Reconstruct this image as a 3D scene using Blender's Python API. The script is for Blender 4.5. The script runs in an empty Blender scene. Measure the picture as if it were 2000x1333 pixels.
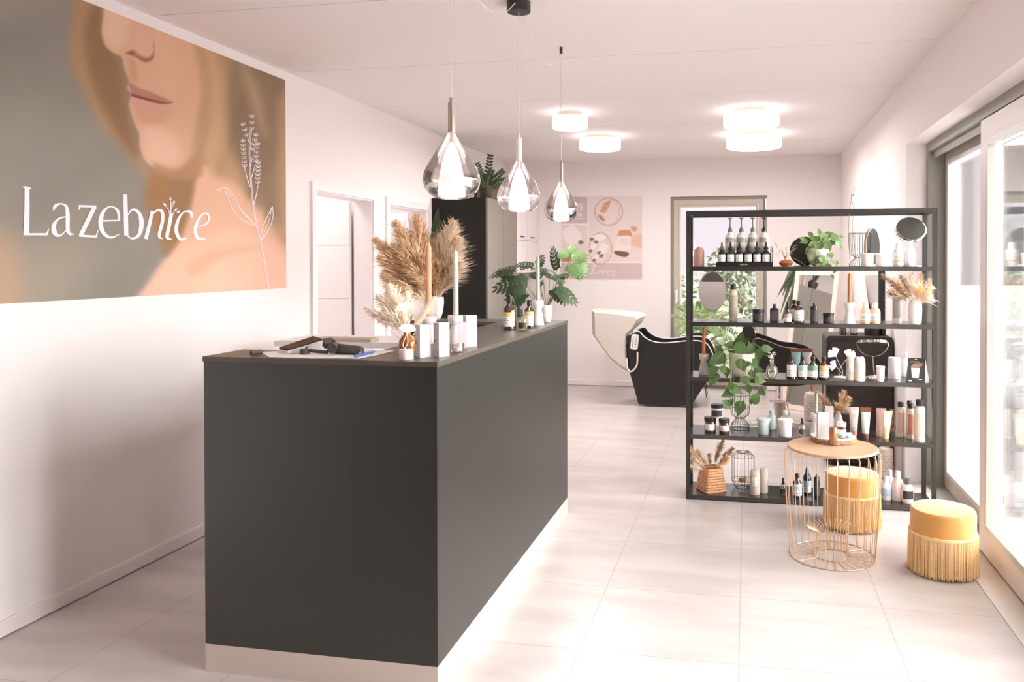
import bpy, math, random
import numpy as np
from mathutils import Vector, Matrix
random.seed(7)
R_ = math.radians
C = bpy.context.scene.collection
sc = bpy.context.scene

# ------------------------------------------------------------------ camera
F_PX, CX, CY, YAW, PIT, ROLL, EYE = 1547.6328, 1160.2307, 530.1945, 0.1909, 0.0108, -0.0010, 1.484
_c, _s = math.cos(YAW), math.sin(YAW)
FW = Vector((-_s*math.cos(PIT), _c*math.cos(PIT), -math.sin(PIT)))
RT0 = Vector((_c, _s, 0)); UP0 = RT0.cross(FW)
RT = RT0*math.cos(ROLL) + UP0*math.sin(ROLL)
UP = -RT0*math.sin(ROLL) + UP0*math.cos(ROLL)
cd = bpy.data.cameras.new('camera'); cam = bpy.data.objects.new('camera', cd); C.objects.link(cam)
cd.sensor_fit = 'HORIZONTAL'; cd.sensor_width = 36; cd.lens = 36*F_PX/2000
cd.shift_x = -(CX-1000)/2000; cd.shift_y = (CY-666.5)/2000
cd.clip_start = .05; cd.clip_end = 200
cam.matrix_world = Matrix(((RT.x, UP.x, -FW.x, 0), (RT.y, UP.y, -FW.y, 0), (RT.z, UP.z, -FW.z, EYE), (0, 0, 0, 1)))
sc.camera = cam
sc.view_settings.view_transform = 'Standard'; sc.view_settings.look = 'None'
sc.view_settings.exposure = 0.40; sc.view_settings.gamma = 1; sc.view_settings.use_curve_mapping = False
sc.cycles.max_bounces = 14; sc.cycles.diffuse_bounces = 6; sc.cycles.transparent_max_bounces = 16
sc.cycles.sample_clamp_indirect = 8

def col(r, g, b):
    f = lambda v: (v/255/12.92 if v/255 <= .04045 else ((v/255+.055)/1.055)**2.4)
    return (f(r), f(g), f(b), 1)

# world: bright overcast daylight
w = bpy.data.worlds.new('world'); sc.world = w; w.use_nodes = True
w.node_tree.nodes['Background'].inputs[0].default_value = col(240, 226, 236)
w.node_tree.nodes['Background'].inputs[1].default_value = 1.15
# daylight through the glazed right side: one very soft sun (thin high cloud)
sd = bpy.data.lights.new('daylight', 'SUN'); sd.energy = 41.0; sd.angle = R_(100); sd.color = (1, .96, 1)
so = bpy.data.objects.new('daylight', sd); C.objects.link(so)
so.rotation_euler = Vector((-.86, -.20, -.46)).to_track_quat('-Z', 'Y').to_euler()

# ------------------------------------------------------------------ helpers
def at(px, py, X=None, Y=None, Z=None):
    d = FW + RT*((px-CX)/F_PX) - UP*((py-CY)/F_PX)
    if X is not None: t = X/d.x
    elif Y is not None: t = Y/d.y
    else: t = (Z-EYE)/d.z
    return Vector((0, 0, EYE)) + d*t
def pix(p):
    v = Vector(p)-Vector((0, 0, EYE)); d = v.dot(FW)
    return CX+F_PX*v.dot(RT)/d, CY-F_PX*v.dot(UP)/d
def mpp(p):
    return (Vector(p)-Vector((0, 0, EYE))).dot(FW)/F_PX

MATS = {}
def mat(name, c=(200, 200, 200), rough=.5, metal=0., noise=0., nscale=60, bump=0., emit=0., spec=.5, trans=0., coat=0., stretch=None):
    if name in MATS: return MATS[name]
    m = bpy.data.materials.new(name); m.use_nodes = True; MATS[name] = m
    nt = m.node_tree; b = nt.nodes['Principled BSDF']
    cc = col(*c) if max(c) > 1 else (*c, 1)
    b.inputs['Base Color'].default_value = cc
    b.inputs['Roughness'].default_value = rough; b.inputs['Metallic'].default_value = metal
    b.inputs['Specular IOR Level'].default_value = spec
    b.inputs['Transmission Weight'].default_value = trans
    b.inputs['Coat Weight'].default_value = coat
    if emit:
        b.inputs['Emission Color'].default_value = cc; b.inputs['Emission Strength'].default_value = emit
    if noise or bump:
        tc = nt.nodes.new('ShaderNodeTexCoord'); mp = nt.nodes.new('ShaderNodeMapping'); n = nt.nodes.new('ShaderNodeTexNoise')
        n.inputs['Scale'].default_value = nscale; n.inputs['Detail'].default_value = 4
        if stretch: mp.inputs['Scale'].default_value = stretch
        nt.links.new(tc.outputs['Object'], mp.inputs[0]); nt.links.new(mp.outputs[0], n.inputs['Vector'])
        if noise:
            rp = nt.nodes.new('ShaderNodeMapRange'); rp.inputs[1].default_value = .3; rp.inputs[2].default_value = .7
            rp.inputs[3].default_value = 1-noise; rp.inputs[4].default_value = 1+noise
            mx = nt.nodes.new('ShaderNodeVectorMath'); mx.operation = 'SCALE'; mx.inputs[0].default_value = cc[:3]
            nt.links.new(n.outputs[0], rp.inputs[0]); nt.links.new(rp.outputs[0], mx.inputs['Scale']); nt.links.new(mx.outputs[0], b.inputs['Base Color'])
        if bump:
            bp_ = nt.nodes.new('ShaderNodeBump'); bp_.inputs['Strength'].default_value = bump; bp_.inputs['Distance'].default_value = .002
            nt.links.new(n.outputs[0], bp_.inputs['Height']); nt.links.new(bp_.outputs[0], b.inputs['Normal'])
    return m
def glass(name, c=(255, 255, 255), gloss=.12, rough=.02, opac=.0, metal=False):
    """thin glass: see-through with a reflective skin and an optional body tint"""
    if name in MATS: return MATS[name]
    m = bpy.data.materials.new(name); m.use_nodes = True; MATS[name] = m
    nt = m.node_tree; nt.nodes.clear(); o = nt.nodes.new('ShaderNodeOutputMaterial')
    t = nt.nodes.new('ShaderNodeBsdfTransparent'); t.inputs[0].default_value = col(*c)
    g = nt.nodes.new('ShaderNodeBsdfGlossy'); g.inputs['Roughness'].default_value = rough
    g.inputs[0].default_value = (1, 1, 1, 1)
    lw = nt.nodes.new('ShaderNodeLayerWeight'); lw.inputs[0].default_value = .35
    mr = nt.nodes.new('ShaderNodeMapRange'); mr.inputs[3].default_value = gloss; mr.inputs[4].default_value = min(1, gloss+.6)
    mx = nt.nodes.new('ShaderNodeMixShader')
    nt.links.new(lw.outputs['Fresnel'], mr.inputs[0]); nt.links.new(mr.outputs[0], mx.inputs[0])
    base = t
    if opac:
        d = nt.nodes.new('ShaderNodeBsdfDiffuse'); d.inputs[0].default_value = col(*c)
        m2 = nt.nodes.new('ShaderNodeMixShader'); m2.inputs[0].default_value = opac
        nt.links.new(t.outputs[0], m2.inputs[1]); nt.links.new(d.outputs[0], m2.inputs[2]); base = m2
    nt.links.new(base.outputs[0], mx.inputs[1]); nt.links.new(g.outputs[0], mx.inputs[2]); nt.links.new(mx.outputs[0], o.inputs[0])
    return m

def arc(cx, cy, r, a0, a1, n):
    return [(cx+r*math.cos(R_(a0+(a1-a0)*i/n)), cy+r*math.sin(R_(a0+(a1-a0)*i/n))) for i in range(n+1)]
def rrect(w_, h_, r, n=4, cx=0, cy=0):
    p = []
    for sx, sy, a in ((1, 1, 0), (-1, 1, 90), (-1, -1, 180), (1, -1, 270)):
        p += arc(cx+sx*(w_/2-r), cy+sy*(h_/2-r), r, a, a+90, n)
    return p
def smooth_path(pts, n=6):
    pts = [Vector(p) for p in pts]
    if len(pts) < 3: return pts
    out = []; q = [pts[0]*2-pts[1]]+pts+[pts[-1]*2-pts[-2]]
    for i in range(1, len(q)-2):
        for k in range(n):
            t = k/n; a, b, c_, d = q[i-1], q[i], q[i+1], q[i+2]
            out.append(.5*((2*b)+(c_-a)*t+(2*a-5*b+4*c_-d)*t*t+(3*b-a-3*c_+d)*t*t*t))
    out.append(pts[-1]); return out

class MB:
    def __init__(s): s.v = []; s.f = []; s.m = []
    def add(s, v, f, m=0):
        o = len(s.v); s.v += [tuple(x) for x in v]; s.f += [tuple(i+o for i in q) for q in f]; s.m += [m]*len(f); return s
    def box(s, x0, x1, y0, y1, z0, z1, m=0):
        return s.add([(x0, y0, z0), (x1, y0, z0), (x1, y1, z0), (x0, y1, z0), (x0, y0, z1), (x1, y0, z1), (x1, y1, z1), (x0, y1, z1)],
                     [(0, 3, 2, 1), (4, 5, 6, 7), (0, 1, 5, 4), (1, 2, 6, 5), (2, 3, 7, 6), (3, 0, 4, 7)], m)
    def lathe(s, prof, n=24, c=(0, 0, 0), m=0, close=True, sx=1, sy=1):
        v = []; f = []; k = len(prof)
        for i in range(n):
            a = 2*math.pi*i/n
            for r, z in prof: v.append((c[0]+r*math.cos(a)*sx, c[1]+r*math.sin(a)*sy, c[2]+z))
        for i in range(n):
            j = (i+1) % n
            for q in range(k-1): f.append((i*k+q, j*k+q, j*k+q+1, i*k+q+1))
        if close:
            if prof[0][0] > 1e-6: f.append(tuple(i*k for i in range(n))[::-1])
            if prof[-1][0] > 1e-6: f.append(tuple(i*k+k-1 for i in range(n)))
        return s.add(v, f, m)
    def prism(s, poly, fn, m=0):
        """poly 2D, fn(x,y,side) -> 3D, side 0/1"""
        n = len(poly); v = [fn(x, y, 0) for x, y in poly]+[fn(x, y, 1) for x, y in poly]
        return s.add(v, [tuple(range(n))[::-1], tuple(range(n, 2*n))]+[(i, (i+1) % n, n+(i+1) % n, n+i) for i in range(n)], m)
    def slab(s, poly, z0, z1, m=0): return s.prism(poly, lambda x, y, k: (x, y, z1 if k else z0), m)
    def tube(s, pts, r, n=6, m=0, close=False):
        pts = [Vector(p) for p in pts]; k = len(pts); v = []; f = []
        rr = r if isinstance(r, (list, tuple)) else [r]*k
        prev = None
        for i, p in enumerate(pts):
            t = (pts[(i+1) % k]-pts[i-1]) if close else (pts[min(i+1, k-1)]-pts[max(i-1, 0)])
            t = t.normalized() if t.length > 1e-9 else Vector((0, 0, 1))
            if prev is None: a = t.orthogonal().normalized()
            else:
                a = prev-t*prev.dot(t); a = a.normalized() if a.length > 1e-6 else t.orthogonal().normalized()
            prev = a; b = t.cross(a)
            for j in range(n):
                an = 2*math.pi*j/n; v.append(p+(a*math.cos(an)+b*math.sin(an))*rr[i])
        for i in range(k if close else k-1):
            for j in range(n):
                i2 = (i+1) % k; f.append((i*n+j, i*n+(j+1) % n, i2*n+(j+1) % n, i2*n+j))
        if not close: f += [tuple(range(n))[::-1], tuple((k-1)*n+j for j in range(n))]
        return s.add(v, f, m)
    def leaf(s, p, d, nrm, L, W, kind='heart', droop=.25, fold=.25, m=0, n=6):
        p = Vector(p); d = Vector(d).normalized(); nrm = Vector(nrm); nrm = (nrm-d*nrm.dot(d)); nrm = nrm.normalized() if nrm.length > 1e-5 else d.orthogonal().normalized()
        sd_ = d.cross(nrm)
        ws = dict(heart=[(0, .14), (.06, .40), (.22, .52), (.42, .50), (.62, .36), (.82, .16), (1, 0)],
                  lance=[(0, .06), (.15, .32), (.35, .5), (.6, .42), (.8, .22), (1, 0)],
                  blade=[(0, .3), (.2, .45), (.5, .5), (.8, .3), (1, 0)])[kind]
        v = []; f = []
        for t, w_ in ws:
            c_ = p+d*(L*t)-nrm*(droop*L*t*t)
            v += [c_+sd_*(w_*W)+nrm*(fold*w_*W), c_, c_-sd_*(w_*W)+nrm*(fold*w_*W)]
        if kind == 'heart':
            v[0] = v[0]-Vector(d)*L*.06; v[2] = v[2]-Vector(d)*L*.06
        for i in range(len(ws)-1): f += [(3*i, 3*i+1, 3*i+4, 3*i+3), (3*i+1, 3*i+2, 3*i+5, 3*i+4)]
        return s.add(v, f, m)
    def stroke(s, pts, ws, fn, m=0):
        """flat pen stroke in 2D with widths, fn maps to 3D with side"""
        n = len(pts); L = []; Rr = []
        for i in range(n):
            a = pts[max(i-1, 0)]; b = pts[min(i+1, n-1)]; dx, dy = b[0]-a[0], b[1]-a[1]; l = math.hypot(dx, dy) or 1
            w_ = ws[i]/2; L.append((pts[i][0]-dy/l*w_, pts[i][1]+dx/l*w_)); Rr.append((pts[i][0]+dy/l*w_, pts[i][1]-dx/l*w_))
        return s.add([fn(*q) for q in L]+[fn(*q) for q in Rr], [(i, i+1, n+i+1, n+i) for i in range(n-1)], m)
    def build(s, name, mats, parent=None, smooth=True, loc=None, ang=38):
        me = bpy.data.meshes.new(name); me.from_pydata(s.v, [], s.f)
        mats = mats if isinstance(mats, (list, tuple)) else [mats]
        for m in mats: me.materials.append(m)
        me.polygons.foreach_set('material_index', s.m)
        if smooth:
            me.polygons.foreach_set('use_smooth', [True]*len(s.f)); me.set_sharp_from_angle(angle=R_(ang))
        me.update(); o = bpy.data.objects.new(name, me); C.objects.link(o)
        if parent is not None: o.parent = parent
        if loc is not None: o.location = loc
        return o
def tag(o, label, cat, group=None):
    o['label'] = label; o['category'] = cat
    if group: o['group'] = group
    return o
def thing(name, label, cat, loc=(0, 0, 0), rz=0, group=None):
    o = bpy.data.objects.new(name, None); C.objects.link(o); o.location = loc; o.rotation_euler = (0, 0, rz); o.empty_display_size = .05
    return tag(o, label, cat, group)
def struct(o):
    o['kind'] = 'structure'; return o

# ------------------------------------------------------------------ dimensions of the place
XL, ZC, YB, XR, YJ = -2.902, 2.710, 9.372, 1.044, 5.60      # left wall, ceiling, back wall, right wall, end of glazing
YR = -3.0                                                    # wall behind the camera
wallm = mat('wall_paint', (240, 233, 231), .9, bump=.05, nscale=300)
ceilm = mat('ceiling_paint', (240, 234, 232), .95)
whitel = mat('white_lacquer', (240, 234, 234), .35)
greyf = mat('grey_frame', (150, 148, 138), .5)
palef = mat('pale_frame', (226, 218, 216), .45)

# floor
m = bpy.data.materials.new('porcelain_tile'); m.use_nodes = True; nt = m.node_tree; b = nt.nodes['Principled BSDF']
tc = nt.nodes.new('ShaderNodeTexCoord'); sep = nt.nodes.new('ShaderNodeSeparateXYZ'); nt.links.new(tc.outputs['Object'], sep.inputs[0])
def mth(op, a, b_=None):
    n = nt.nodes.new('ShaderNodeMath'); n.operation = op
    for i, q in enumerate((a, b_)):
        if q is None: continue
        if isinstance(q, (int, float)): n.inputs[i].default_value = q
        else: nt.links.new(q, n.inputs[i])
    return n.outputs[0]
def gridline(outp, off):
    x = mth('FRACT', mth('DIVIDE', mth('SUBTRACT', outp, off-30), .6))
    return mth('GREATER_THAN', mth('ABSOLUTE', mth('SUBTRACT', x, .5)), .5-.0036)
gl = mth('MAXIMUM', gridline(sep.outputs[0], -.0288), gridline(sep.outputs[1], 2.9567))
n1 = nt.nodes.new('ShaderNodeTexNoise'); n1.inputs['Scale'].default_value = 3.0; n1.inputs['Detail'].default_value = 6
mp = nt.nodes.new('ShaderNodeMapping'); mp.inputs['Scale'].default_value = (.6, 2.2, 1); mp.inputs['Rotation'].default_value = (0, 0, .9)
nt.links.new(tc.outputs['Object'], mp.inputs[0]); nt.links.new(mp.outputs[0], n1.inputs['Vector'])
rp = nt.nodes.new('ShaderNodeValToRGB'); rp.color_ramp.elements[0].position = .35; rp.color_ramp.elements[1].position = .68
rp.color_ramp.elements[0].color = col(188, 178, 174); rp.color_ramp.elements[1].color = col(204, 195, 191)
nt.links.new(n1.outputs[0], rp.inputs[0])
mx = nt.nodes.new('ShaderNodeMix'); mx.data_type = 'RGBA'; mx.inputs[7].default_value = col(168, 156, 150)
nt.links.new(gl, mx.inputs[0]); nt.links.new(rp.outputs[0], mx.inputs[6]); nt.links.new(mx.outputs[2], b.inputs['Base Color'])
b.inputs['Roughness'].default_value = .28; b.inputs['Specular IOR Level'].default_value = .5
floorm = m
struct(MB().box(XL-.2, XR+.31, YR-.2, YB+.2, -.12, 0).build('floor', floorm, smooth=False))
# ceiling with shallow joints between the slabs
mb = MB(); ys = [YR-.2, -2.45, -1.27, -.09, 1.09, 2.27, 3.455, 4.64, 5.82, 7.0, 8.18, YB+.2]
for a, q in zip(ys, ys[1:]): mb.box(XL-.2, XR+.4, a+.004, q-.004, ZC, ZC+.2)
mb.box(XL-.2, XR+.4, YR-.2, YB+.2, ZC+.006, ZC+.25)
struct(mb.build('ceiling', ceilm, smooth=False))
# left wall with two door openings
D = [(4.962, 5.80, 1.98), (6.09, 6.90, 1.965)]
mb = MB(); T = .15
mb.box(XL-T, XL, YR-.2, D[0][0], 0, ZC); mb.box(XL-T, XL, D[0][0], D[0][1], D[0][2], ZC)
mb.box(XL-T, XL, D[0][1], D[1][0], 0, ZC); mb.box(XL-T, XL, D[1][0], D[1][1], D[1][2], ZC); mb.box(XL-T, XL, D[1][1], YB+.2, 0, ZC)
struct(mb.build('wall_left', wallm, smooth=False))
# small rooms behind the doors
for i, (a, q, z) in enumerate(D):
    mb = MB(); x1, x0 = XL-T, XL-T-1.3
    mb.box(x0-.1, x0, a-.1, q+.3, 0, 2.6); mb.box(x0, x1, a-.2, a-.1, 0, 2.6); mb.box(x0, x1, q+.2, q+.3, 0, 2.6); mb.box(x0, x1, a-.1, q+.2, 2.5, 2.6); mb.box(x0, x1, a-.1, q+.2, -.1, 0)
    struct(mb.build('wall_storeroom_%d' % (i+1), wallm, smooth=False))
    ld = bpy.data.lights.new('storeroom_light', 'AREA'); ld.size = .5; ld.energy = 6; ld.color = (1, .95, .94)
    lo = bpy.data.objects.new('storeroom_light', ld); C.objects.link(lo); lo.location = (x1-.45, a+.2, 2.48)
# back wall with the window
WX0, WX1, WZ = -.893, .224, 2.262
mb = MB(); mb.box(XL-.2, WX0, YB, YB+.3, 0, ZC); mb.box(WX1, XR+.31, YB, YB+.3, 0, ZC); mb.box(WX0, WX1, YB, YB+.3, WZ, ZC)
struct(mb.build('wall_back', wallm, smooth=False))
struct(MB().box(XL-.2, XR+.4, YR-.2, YR, 0, ZC).build('wall_rear', mat('rear_wall_darkened', (112, 104, 98), .9), smooth=False))  # unseen wall, colour darkened to cut bounce onto the counter front
mb = MB(); mb.box(XR, XR+.31, YJ, YB, 0, ZC); mb.box(XR, XR+.31, YR, YJ, 2.272, ZC); mb.box(XR, XR+.31, YR, 1.3, 0, 2.272)  # last box: unseen, added to block daylight from the camera-side floor
struct(mb.build('wall_right', wallm, smooth=False))
bbm = mat('baseboard_paint', (240, 232, 230), .5)
def bboard(name, x0, x1, y0, y1, along):
    mb = MB(); mb.box(x0, x1, y0, y1, .006, .062)
    if along == 'y': mb.box(x0, x1-.003, y0, y1, .062, .068)
    else: mb.box(x0, x1, y0+.003, y1, .062, .068)
    return struct(mb.build(name, bbm, smooth=False))
bboard('baseboard_left', XL, XL+.014, YR, 4.9, 'y')
bboard('baseboard_back', -2.3, WX0-.01, YB-.014, YB, 'x')
bboard('baseboard_right', WX1+.01, XR, YB-.014, YB, 'x')
# doors in the left wall
for i, (a, q, z) in enumerate(D):
    mb = MB(); fw_ = .06
    mb.box(XL-.002, XL+.018, a-fw_, a, 0, z+fw_); mb.box(XL-.002, XL+.018, q, q+fw_, 0, z+fw_); mb.box(XL-.002, XL+.018, a, q, z, z+fw_)
    mb.box(XL-T, XL, a, a+.012, 0, z); mb.box(XL-T, XL, q-.012, q, 0, z); mb.box(XL-T, XL, a+.012, q-.012, z-.012, z)
    fr = struct(mb.build('door_%d' % (i+1), whitel, smooth=False))
    yl = q-.05
    mb = MB(); mb.box(XL-T-.78, XL-T-.02, yl, yl+.04, .01, z-.02)
    lf = mb.build('leaf', whitel, fr, smooth=False)
    g = MB()
    for zz in (1.62, 1.2, .78): g.box(XL-T-.78, XL-T-.02, yl-.0015, yl, zz, zz+.006)
    g.build('groove', mat('groove_grey', (205, 196, 192), .6), lf, smooth=False)
    h_ = MB(); h_.tube([(XL-T-.70, yl, 1.02), (XL-T-.70, yl-.05, 1.02), (XL-T-.60, yl-.05, 1.02)], .008)
    h_.build('door_handle', mat('steel', (190, 188, 184), .25, 1), lf)

# ------------------------------------------------------------------ back window (a tilt-and-turn glass door)
pane = glass('window_glass', (250, 252, 250), .10)
def frame_rect(mb, x0, x1, z0, z1, y0, y1, t, m=0):
    mb.box(x0, x0+t, y0, y1, z0, z1, m); mb.box(x1-t, x1, y0, y1, z0, z1, m); mb.box(x0+t, x1-t, y0, y1, z1-t, z1, m); mb.box(x0+t, x1-t, y0, y1, z0, z0+t, m)
gb = mat('greige_frame', (196, 184, 170), .5)
mb = MB(); frame_rect(mb, WX0, WX1, 0, WZ, YB+.05, YB+.13, .045); w1 = struct(mb.build('window_1', greyf, smooth=False))
mb = MB(); frame_rect(mb, WX0+.04, WX1-.04, .04, WZ-.04, YB+.03, YB+.1, .055); frame_rect(mb, WX0+.10, WX1-.10, .10, WZ-.10, YB+.045, YB+.1, .022); mb.build('sash', gb, w1, smooth=False)
MB().box(WX0+.11, WX1-.11, YB+.07, YB+.076, .11, WZ-.11).build('pane', pane, w1, smooth=False)
MB().box(WX0+.06, WX0+.085, YB-.005, YB+.03, 1.02, 1.16).tube([(WX0+.072, YB-.005, 1.12), (WX0+.072, YB-.03, 1.12), (WX0+.072, YB-.03, 1.0)], .008).build('handle', mat('white_metal', (235, 230, 228), .3), w1)
MB().box(WX1-.018, WX1-.004, YB+.0, YB+.03, WZ-.17, WZ-.04).build('hinge', MATS['steel'], w1, smooth=False)

# ------------------------------------------------------------------ glazed right side
mb = MB()   # outer grey frame: jamb and header
mb.box(1.171, 1.355, YJ-.05, YJ, 0, 2.272); mb.box(1.171, 1.355, 1.3, YJ-.05, 2.212, 2.272); mb.box(1.171, 1.355, 1.3, YJ-.05, -.01, .012)
mb.box(1.20, 1.215, 1.3, YJ-.05, 2.17, 2.212)
w2 = struct(mb.build('window_2', greyf, smooth=False))
def yz_frame(mb, y0, y1, z0, z1, x0, x1, t, tb=None):
    tb = tb or t
    mb.box(x0, x1, y0, y0+t, z0, z1); mb.box(x0, x1, y1-t, y1, z0, z1); mb.box(x0, x1, y0+t, y1-t, z1-t, z1); mb.box(x0, x1, y0+t, y1-t, z0, z0+tb)
mb = MB(); yz_frame(mb, 3.2, YJ-.055, .015, 2.21, 1.275, 1.34, .07, .09); f2 = mb.build('fixed_frame', gb, w2, smooth=False)
mb = MB(); yz_frame(mb, 3.27, YJ-.125, .105, 2.14, 1.268, 1.30, .025); mb.build('glazing_bead', mat('bead_grey', (205, 202, 198), .4), f2, smooth=False)
MB().box(1.305, 1.312, 3.28, YJ-.13, .11, 2.13).build('pane', pane, w2, smooth=False)
# sliding sash nearer the room
mb = MB(); yz_frame(mb, 1.9, 4.36, .015, 2.205, 1.172, 1.235, .11, .13); w3 = struct(mb.build('window_3', palef, smooth=False))
mb = MB(); yz_frame(mb, 2.01, 4.25, .145, 2.095, 1.166, 1.2, .03); mb.build('glazing_bead', MATS['bead_grey'], w3, smooth=False)
MB().box(1.205, 1.212, 2.03, 4.23, .16, 2.08).build('pane', pane, w3, smooth=False)
mb = MB(); yz_frame(mb, 1.3, 1.95, .015, 2.205, 1.275, 1.34, .07); w4 = struct(mb.build('window_4', palef, smooth=False))
MB().box(1.305, 1.312, 1.38, 1.87, .1, 2.12).build('pane', pane, w4, smooth=False)
struct(MB().box(XR+.005, 1.171, 1.301, YJ-.001, 0, .004).build('trim_1', mat('threshold', (222, 214, 208), .4), smooth=False))
# outside
struct(MB().box(1.36, 40, -30, 60, -.25, -.15).build('ground_terrace', mat('terrace', (200, 193, 195), .9, noise=.04, nscale=2), smooth=False))
struct(MB().box(-30, 1.35, YB+.31, 60, -.25, -.15).build('ground_garden', mat('garden_lawn', (104, 112, 88), .95, noise=.15, nscale=3), smooth=False))
mb = MB()
for i in range(46): mb.box(3.6, 3.63, 4.6+i*.12, 4.69+i*.12, -.15, 2.1)
tag(mb.build('streak_slats', mat('streak_slat_grey', (120, 120, 120), .7), smooth=False), 'added grey vertical slats outside the long glass front, standing in for reflection streaks', 'screen')  # slats added in place of vertical reflection streaks in the glass

# ------------------------------------------------------------------ reception counter
blk = mat('black_laminate', (27, 26, 21), .38, spec=.85, bump=.08, nscale=500, noise=.05)
blk2 = mat('dark_inner', (44, 42, 38), .6)
X0, X1, Y0, Y1, ZT = -1.9346, -1.0346, 2.542, 4.541, 1.146
t = thing('reception_counter', 'large matte black reception counter on a pale plinth', 'counter', (0, 0, 0))
mb = MB(); yf, xi, yb = 2.779, -1.392, 4.345
mb.slab([(X0, Y0), (X1, Y0), (X1, Y1), (X0, Y1), (X0, yb), (xi, yb), (xi, yf), (X0, yf)], ZT-.018, ZT)
mb.build('worktop', mat('worktop_black', (84, 76, 66), .38, bump=.05, nscale=400), t, smooth=False)
g = .003
MB().box(X0+g, X1-g, Y0+g, Y0+.02, .1, ZT-.018).build('front_panel', blk, t, smooth=False)
MB().box(X1-.02, X1-g, Y0+.0205, Y1-g, .1, ZT-.018).build('side_panel', blk, t, smooth=False)
mb = MB(); mb.box(X0+g, X1-.021, yf-.02, yf-.004, .1, ZT-.018); mb.box(xi+.004, xi+.02, yf, yb, .1, ZT-.018); mb.box(X0+g, X1-.021, yb+.004, yb+.02, .1, ZT-.018)
mb.box(X0+g, X1-.021, Y1-.02, Y1-g, .1, ZT-.018); mb.box(X0+g, X0+.02, Y0+.021, yf-.021, .1, ZT-.018)
mb.build('inner_panel', blk2, t, smooth=False)
mb = MB(); mb.box(X0+g, X1-g, Y0+g, Y0+.02, 0, .1); mb.box(X1-.02, X1-g, Y0+.02, Y1-g, 0, .1); mb.box(X0+g, X0+.02, Y0+.02, yf, 0, .1)
mb.build('plinth', mat('brushed_plinth', (206, 192, 180), .3, .15), t, smooth=False)

t = thing('staff_desk', 'white staff desk top seen just behind the black counter', 'desk', (-2.0, 4.14, 0))
MB().box(-.56, .59, -.19, .2, 1.025, 1.055).build('desktop', whitel, t, smooth=False)
for x in (-.52, .56): MB().box(x, x+.02, -.17, .18, 0, 1.025).build('side_panel', whitel, t, smooth=False)

# ------------------------------------------------------------------ generic bottles and jars
inks = mat('label_ink', (90, 84, 82), .7)
def label_patch(par, r, z0, z1, mt, lines=3, band=None, half=62, ax=0, name='paper_label', flat=None, sq=False):
    mb = MB(); mats = [mt, inks]
    def P(a, z, k=1.02):
        if sq: return (r*1.35*a/half*.68, -r*k*1.0, z)
        return (r*k*math.sin(R_(a)), -r*k*math.cos(R_(a)), z)
    def patch(a0, a1, zz0, zz1, m, k):
        n = max(2, int(abs(a1-a0)/12)); v = []
        for i in range(n+1):
            a = a0+(a1-a0)*i/n; v += [P(a, zz0, k), P(a, zz1, k)]
        mb.add(v, [(2*i, 2*i+2, 2*i+3, 2*i+1) for i in range(n)], m)
    patch(-half, half, z0, z1, 0, 1.02)
    if band:
        mats.append(band[0]); patch(-half, half, z0+(z1-z0)*band[1], z1-(z1-z0)*band[2], 2, 1.028)
    h = z1-z0
    for i in range(lines):
        zz = z0+h*(.16+.5*i/max(1, lines)); wd = half*(.75-.22*(i % 2)); patch(-half*.8, -half*.8+wd*1.3, zz, zz+h*.035, 1, 1.035)
    o = mb.build(name, mats, par); return o
PROF = dict(
    pharma=[(.9, 0), (1, .02), (1, .56), (.9, .62), (.42, .75), (.36, .78), (.36, .86)],
    dropper=[(.92, 0), (1, .02), (1, .42), (.8, .5), (.42, .6), (.4, .66)],
    can=[(.96, 0), (1, .015), (1, .78), (.9, .83), (.62, .86)],
    straight=[(.94, 0), (1, .02), (1, .8), (.85, .86), (.5, .89)],
    round=[(.8, 0), (1, .06), (1, .46), (.8, .58), (.4, .68), (.34, .74)],
    soft=[(.86, 0), (1, .05), (1, .56), (.86, .68), (.5, .76), (.42, .80)],
    jar=[(.95, 0), (1, .03), (1, .68), (.95, .73)],
    tub=[(.84, 0), (.88, .02), (.98, .86), (.98, .88)])
def caps(mb, kind, r, h, m=0):
    if kind == 'screw': mb.lathe([(.46*r, h*.80), (.48*r, h*.81), (.48*r, h*.985), (.44*r, h)], 20, m=m)
    elif kind == 'screwlow': mb.lathe([(.5*r, h*.72), (.5*r, h*.99), (.46*r, h)], 20, m=m)
    elif kind == 'can': mb.lathe([(.64*r, h*.84), (.64*r, h*.98), (.58*r, h)], 20, m=m)
    elif kind == 'jar': mb.lathe([(1.04*r, h*.73), (1.05*r, h*.75), (1.05*r, h*.98), (1.0*r, h)], 28, m=m)
    elif kind == 'tub': mb.lathe([(1.05*r, h*.84), (1.08*r, h*.86), (1.08*r, h*.98), (1.02*r, h)], 28, m=m)
    elif kind == 'dropper':
        mb.lathe([(.5*r, h*.62), (.66*r, h*.66), (.66*r, h*.72), (.42*r, h*.77), (.3*r, h*.80), (.26*r, h*.96), (.14*r, h)], 16, m=m)
    elif kind == 'spray':
        mb.lathe([(.5*r, h*.64), (.54*r, h*.72), (.34*r, h*.74), (.34*r, h*.97), (.3*r, h)], 16, m=m)
    elif kind == 'tip': mb.lathe([(.66*r, h*.62), (.66*r, h*.68), (.36*r, h*.78), (.36*r, h*.86), (.16*r, h*.98), (.08*r, h)], 16, m=m)
    elif kind == 'pump':
        mb.lathe([(.42*r, h*.60), (.44*r, h*.66), (.2*r, h*.73), (.12*r, h*.76), (.12*r, h*.95), (.42*r, h*.985), (.42*r, h)], 18, m=m)
        mb.box(-.12*r, .12*r, -.8*r, 0, h*.965, h*.99, m)
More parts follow.
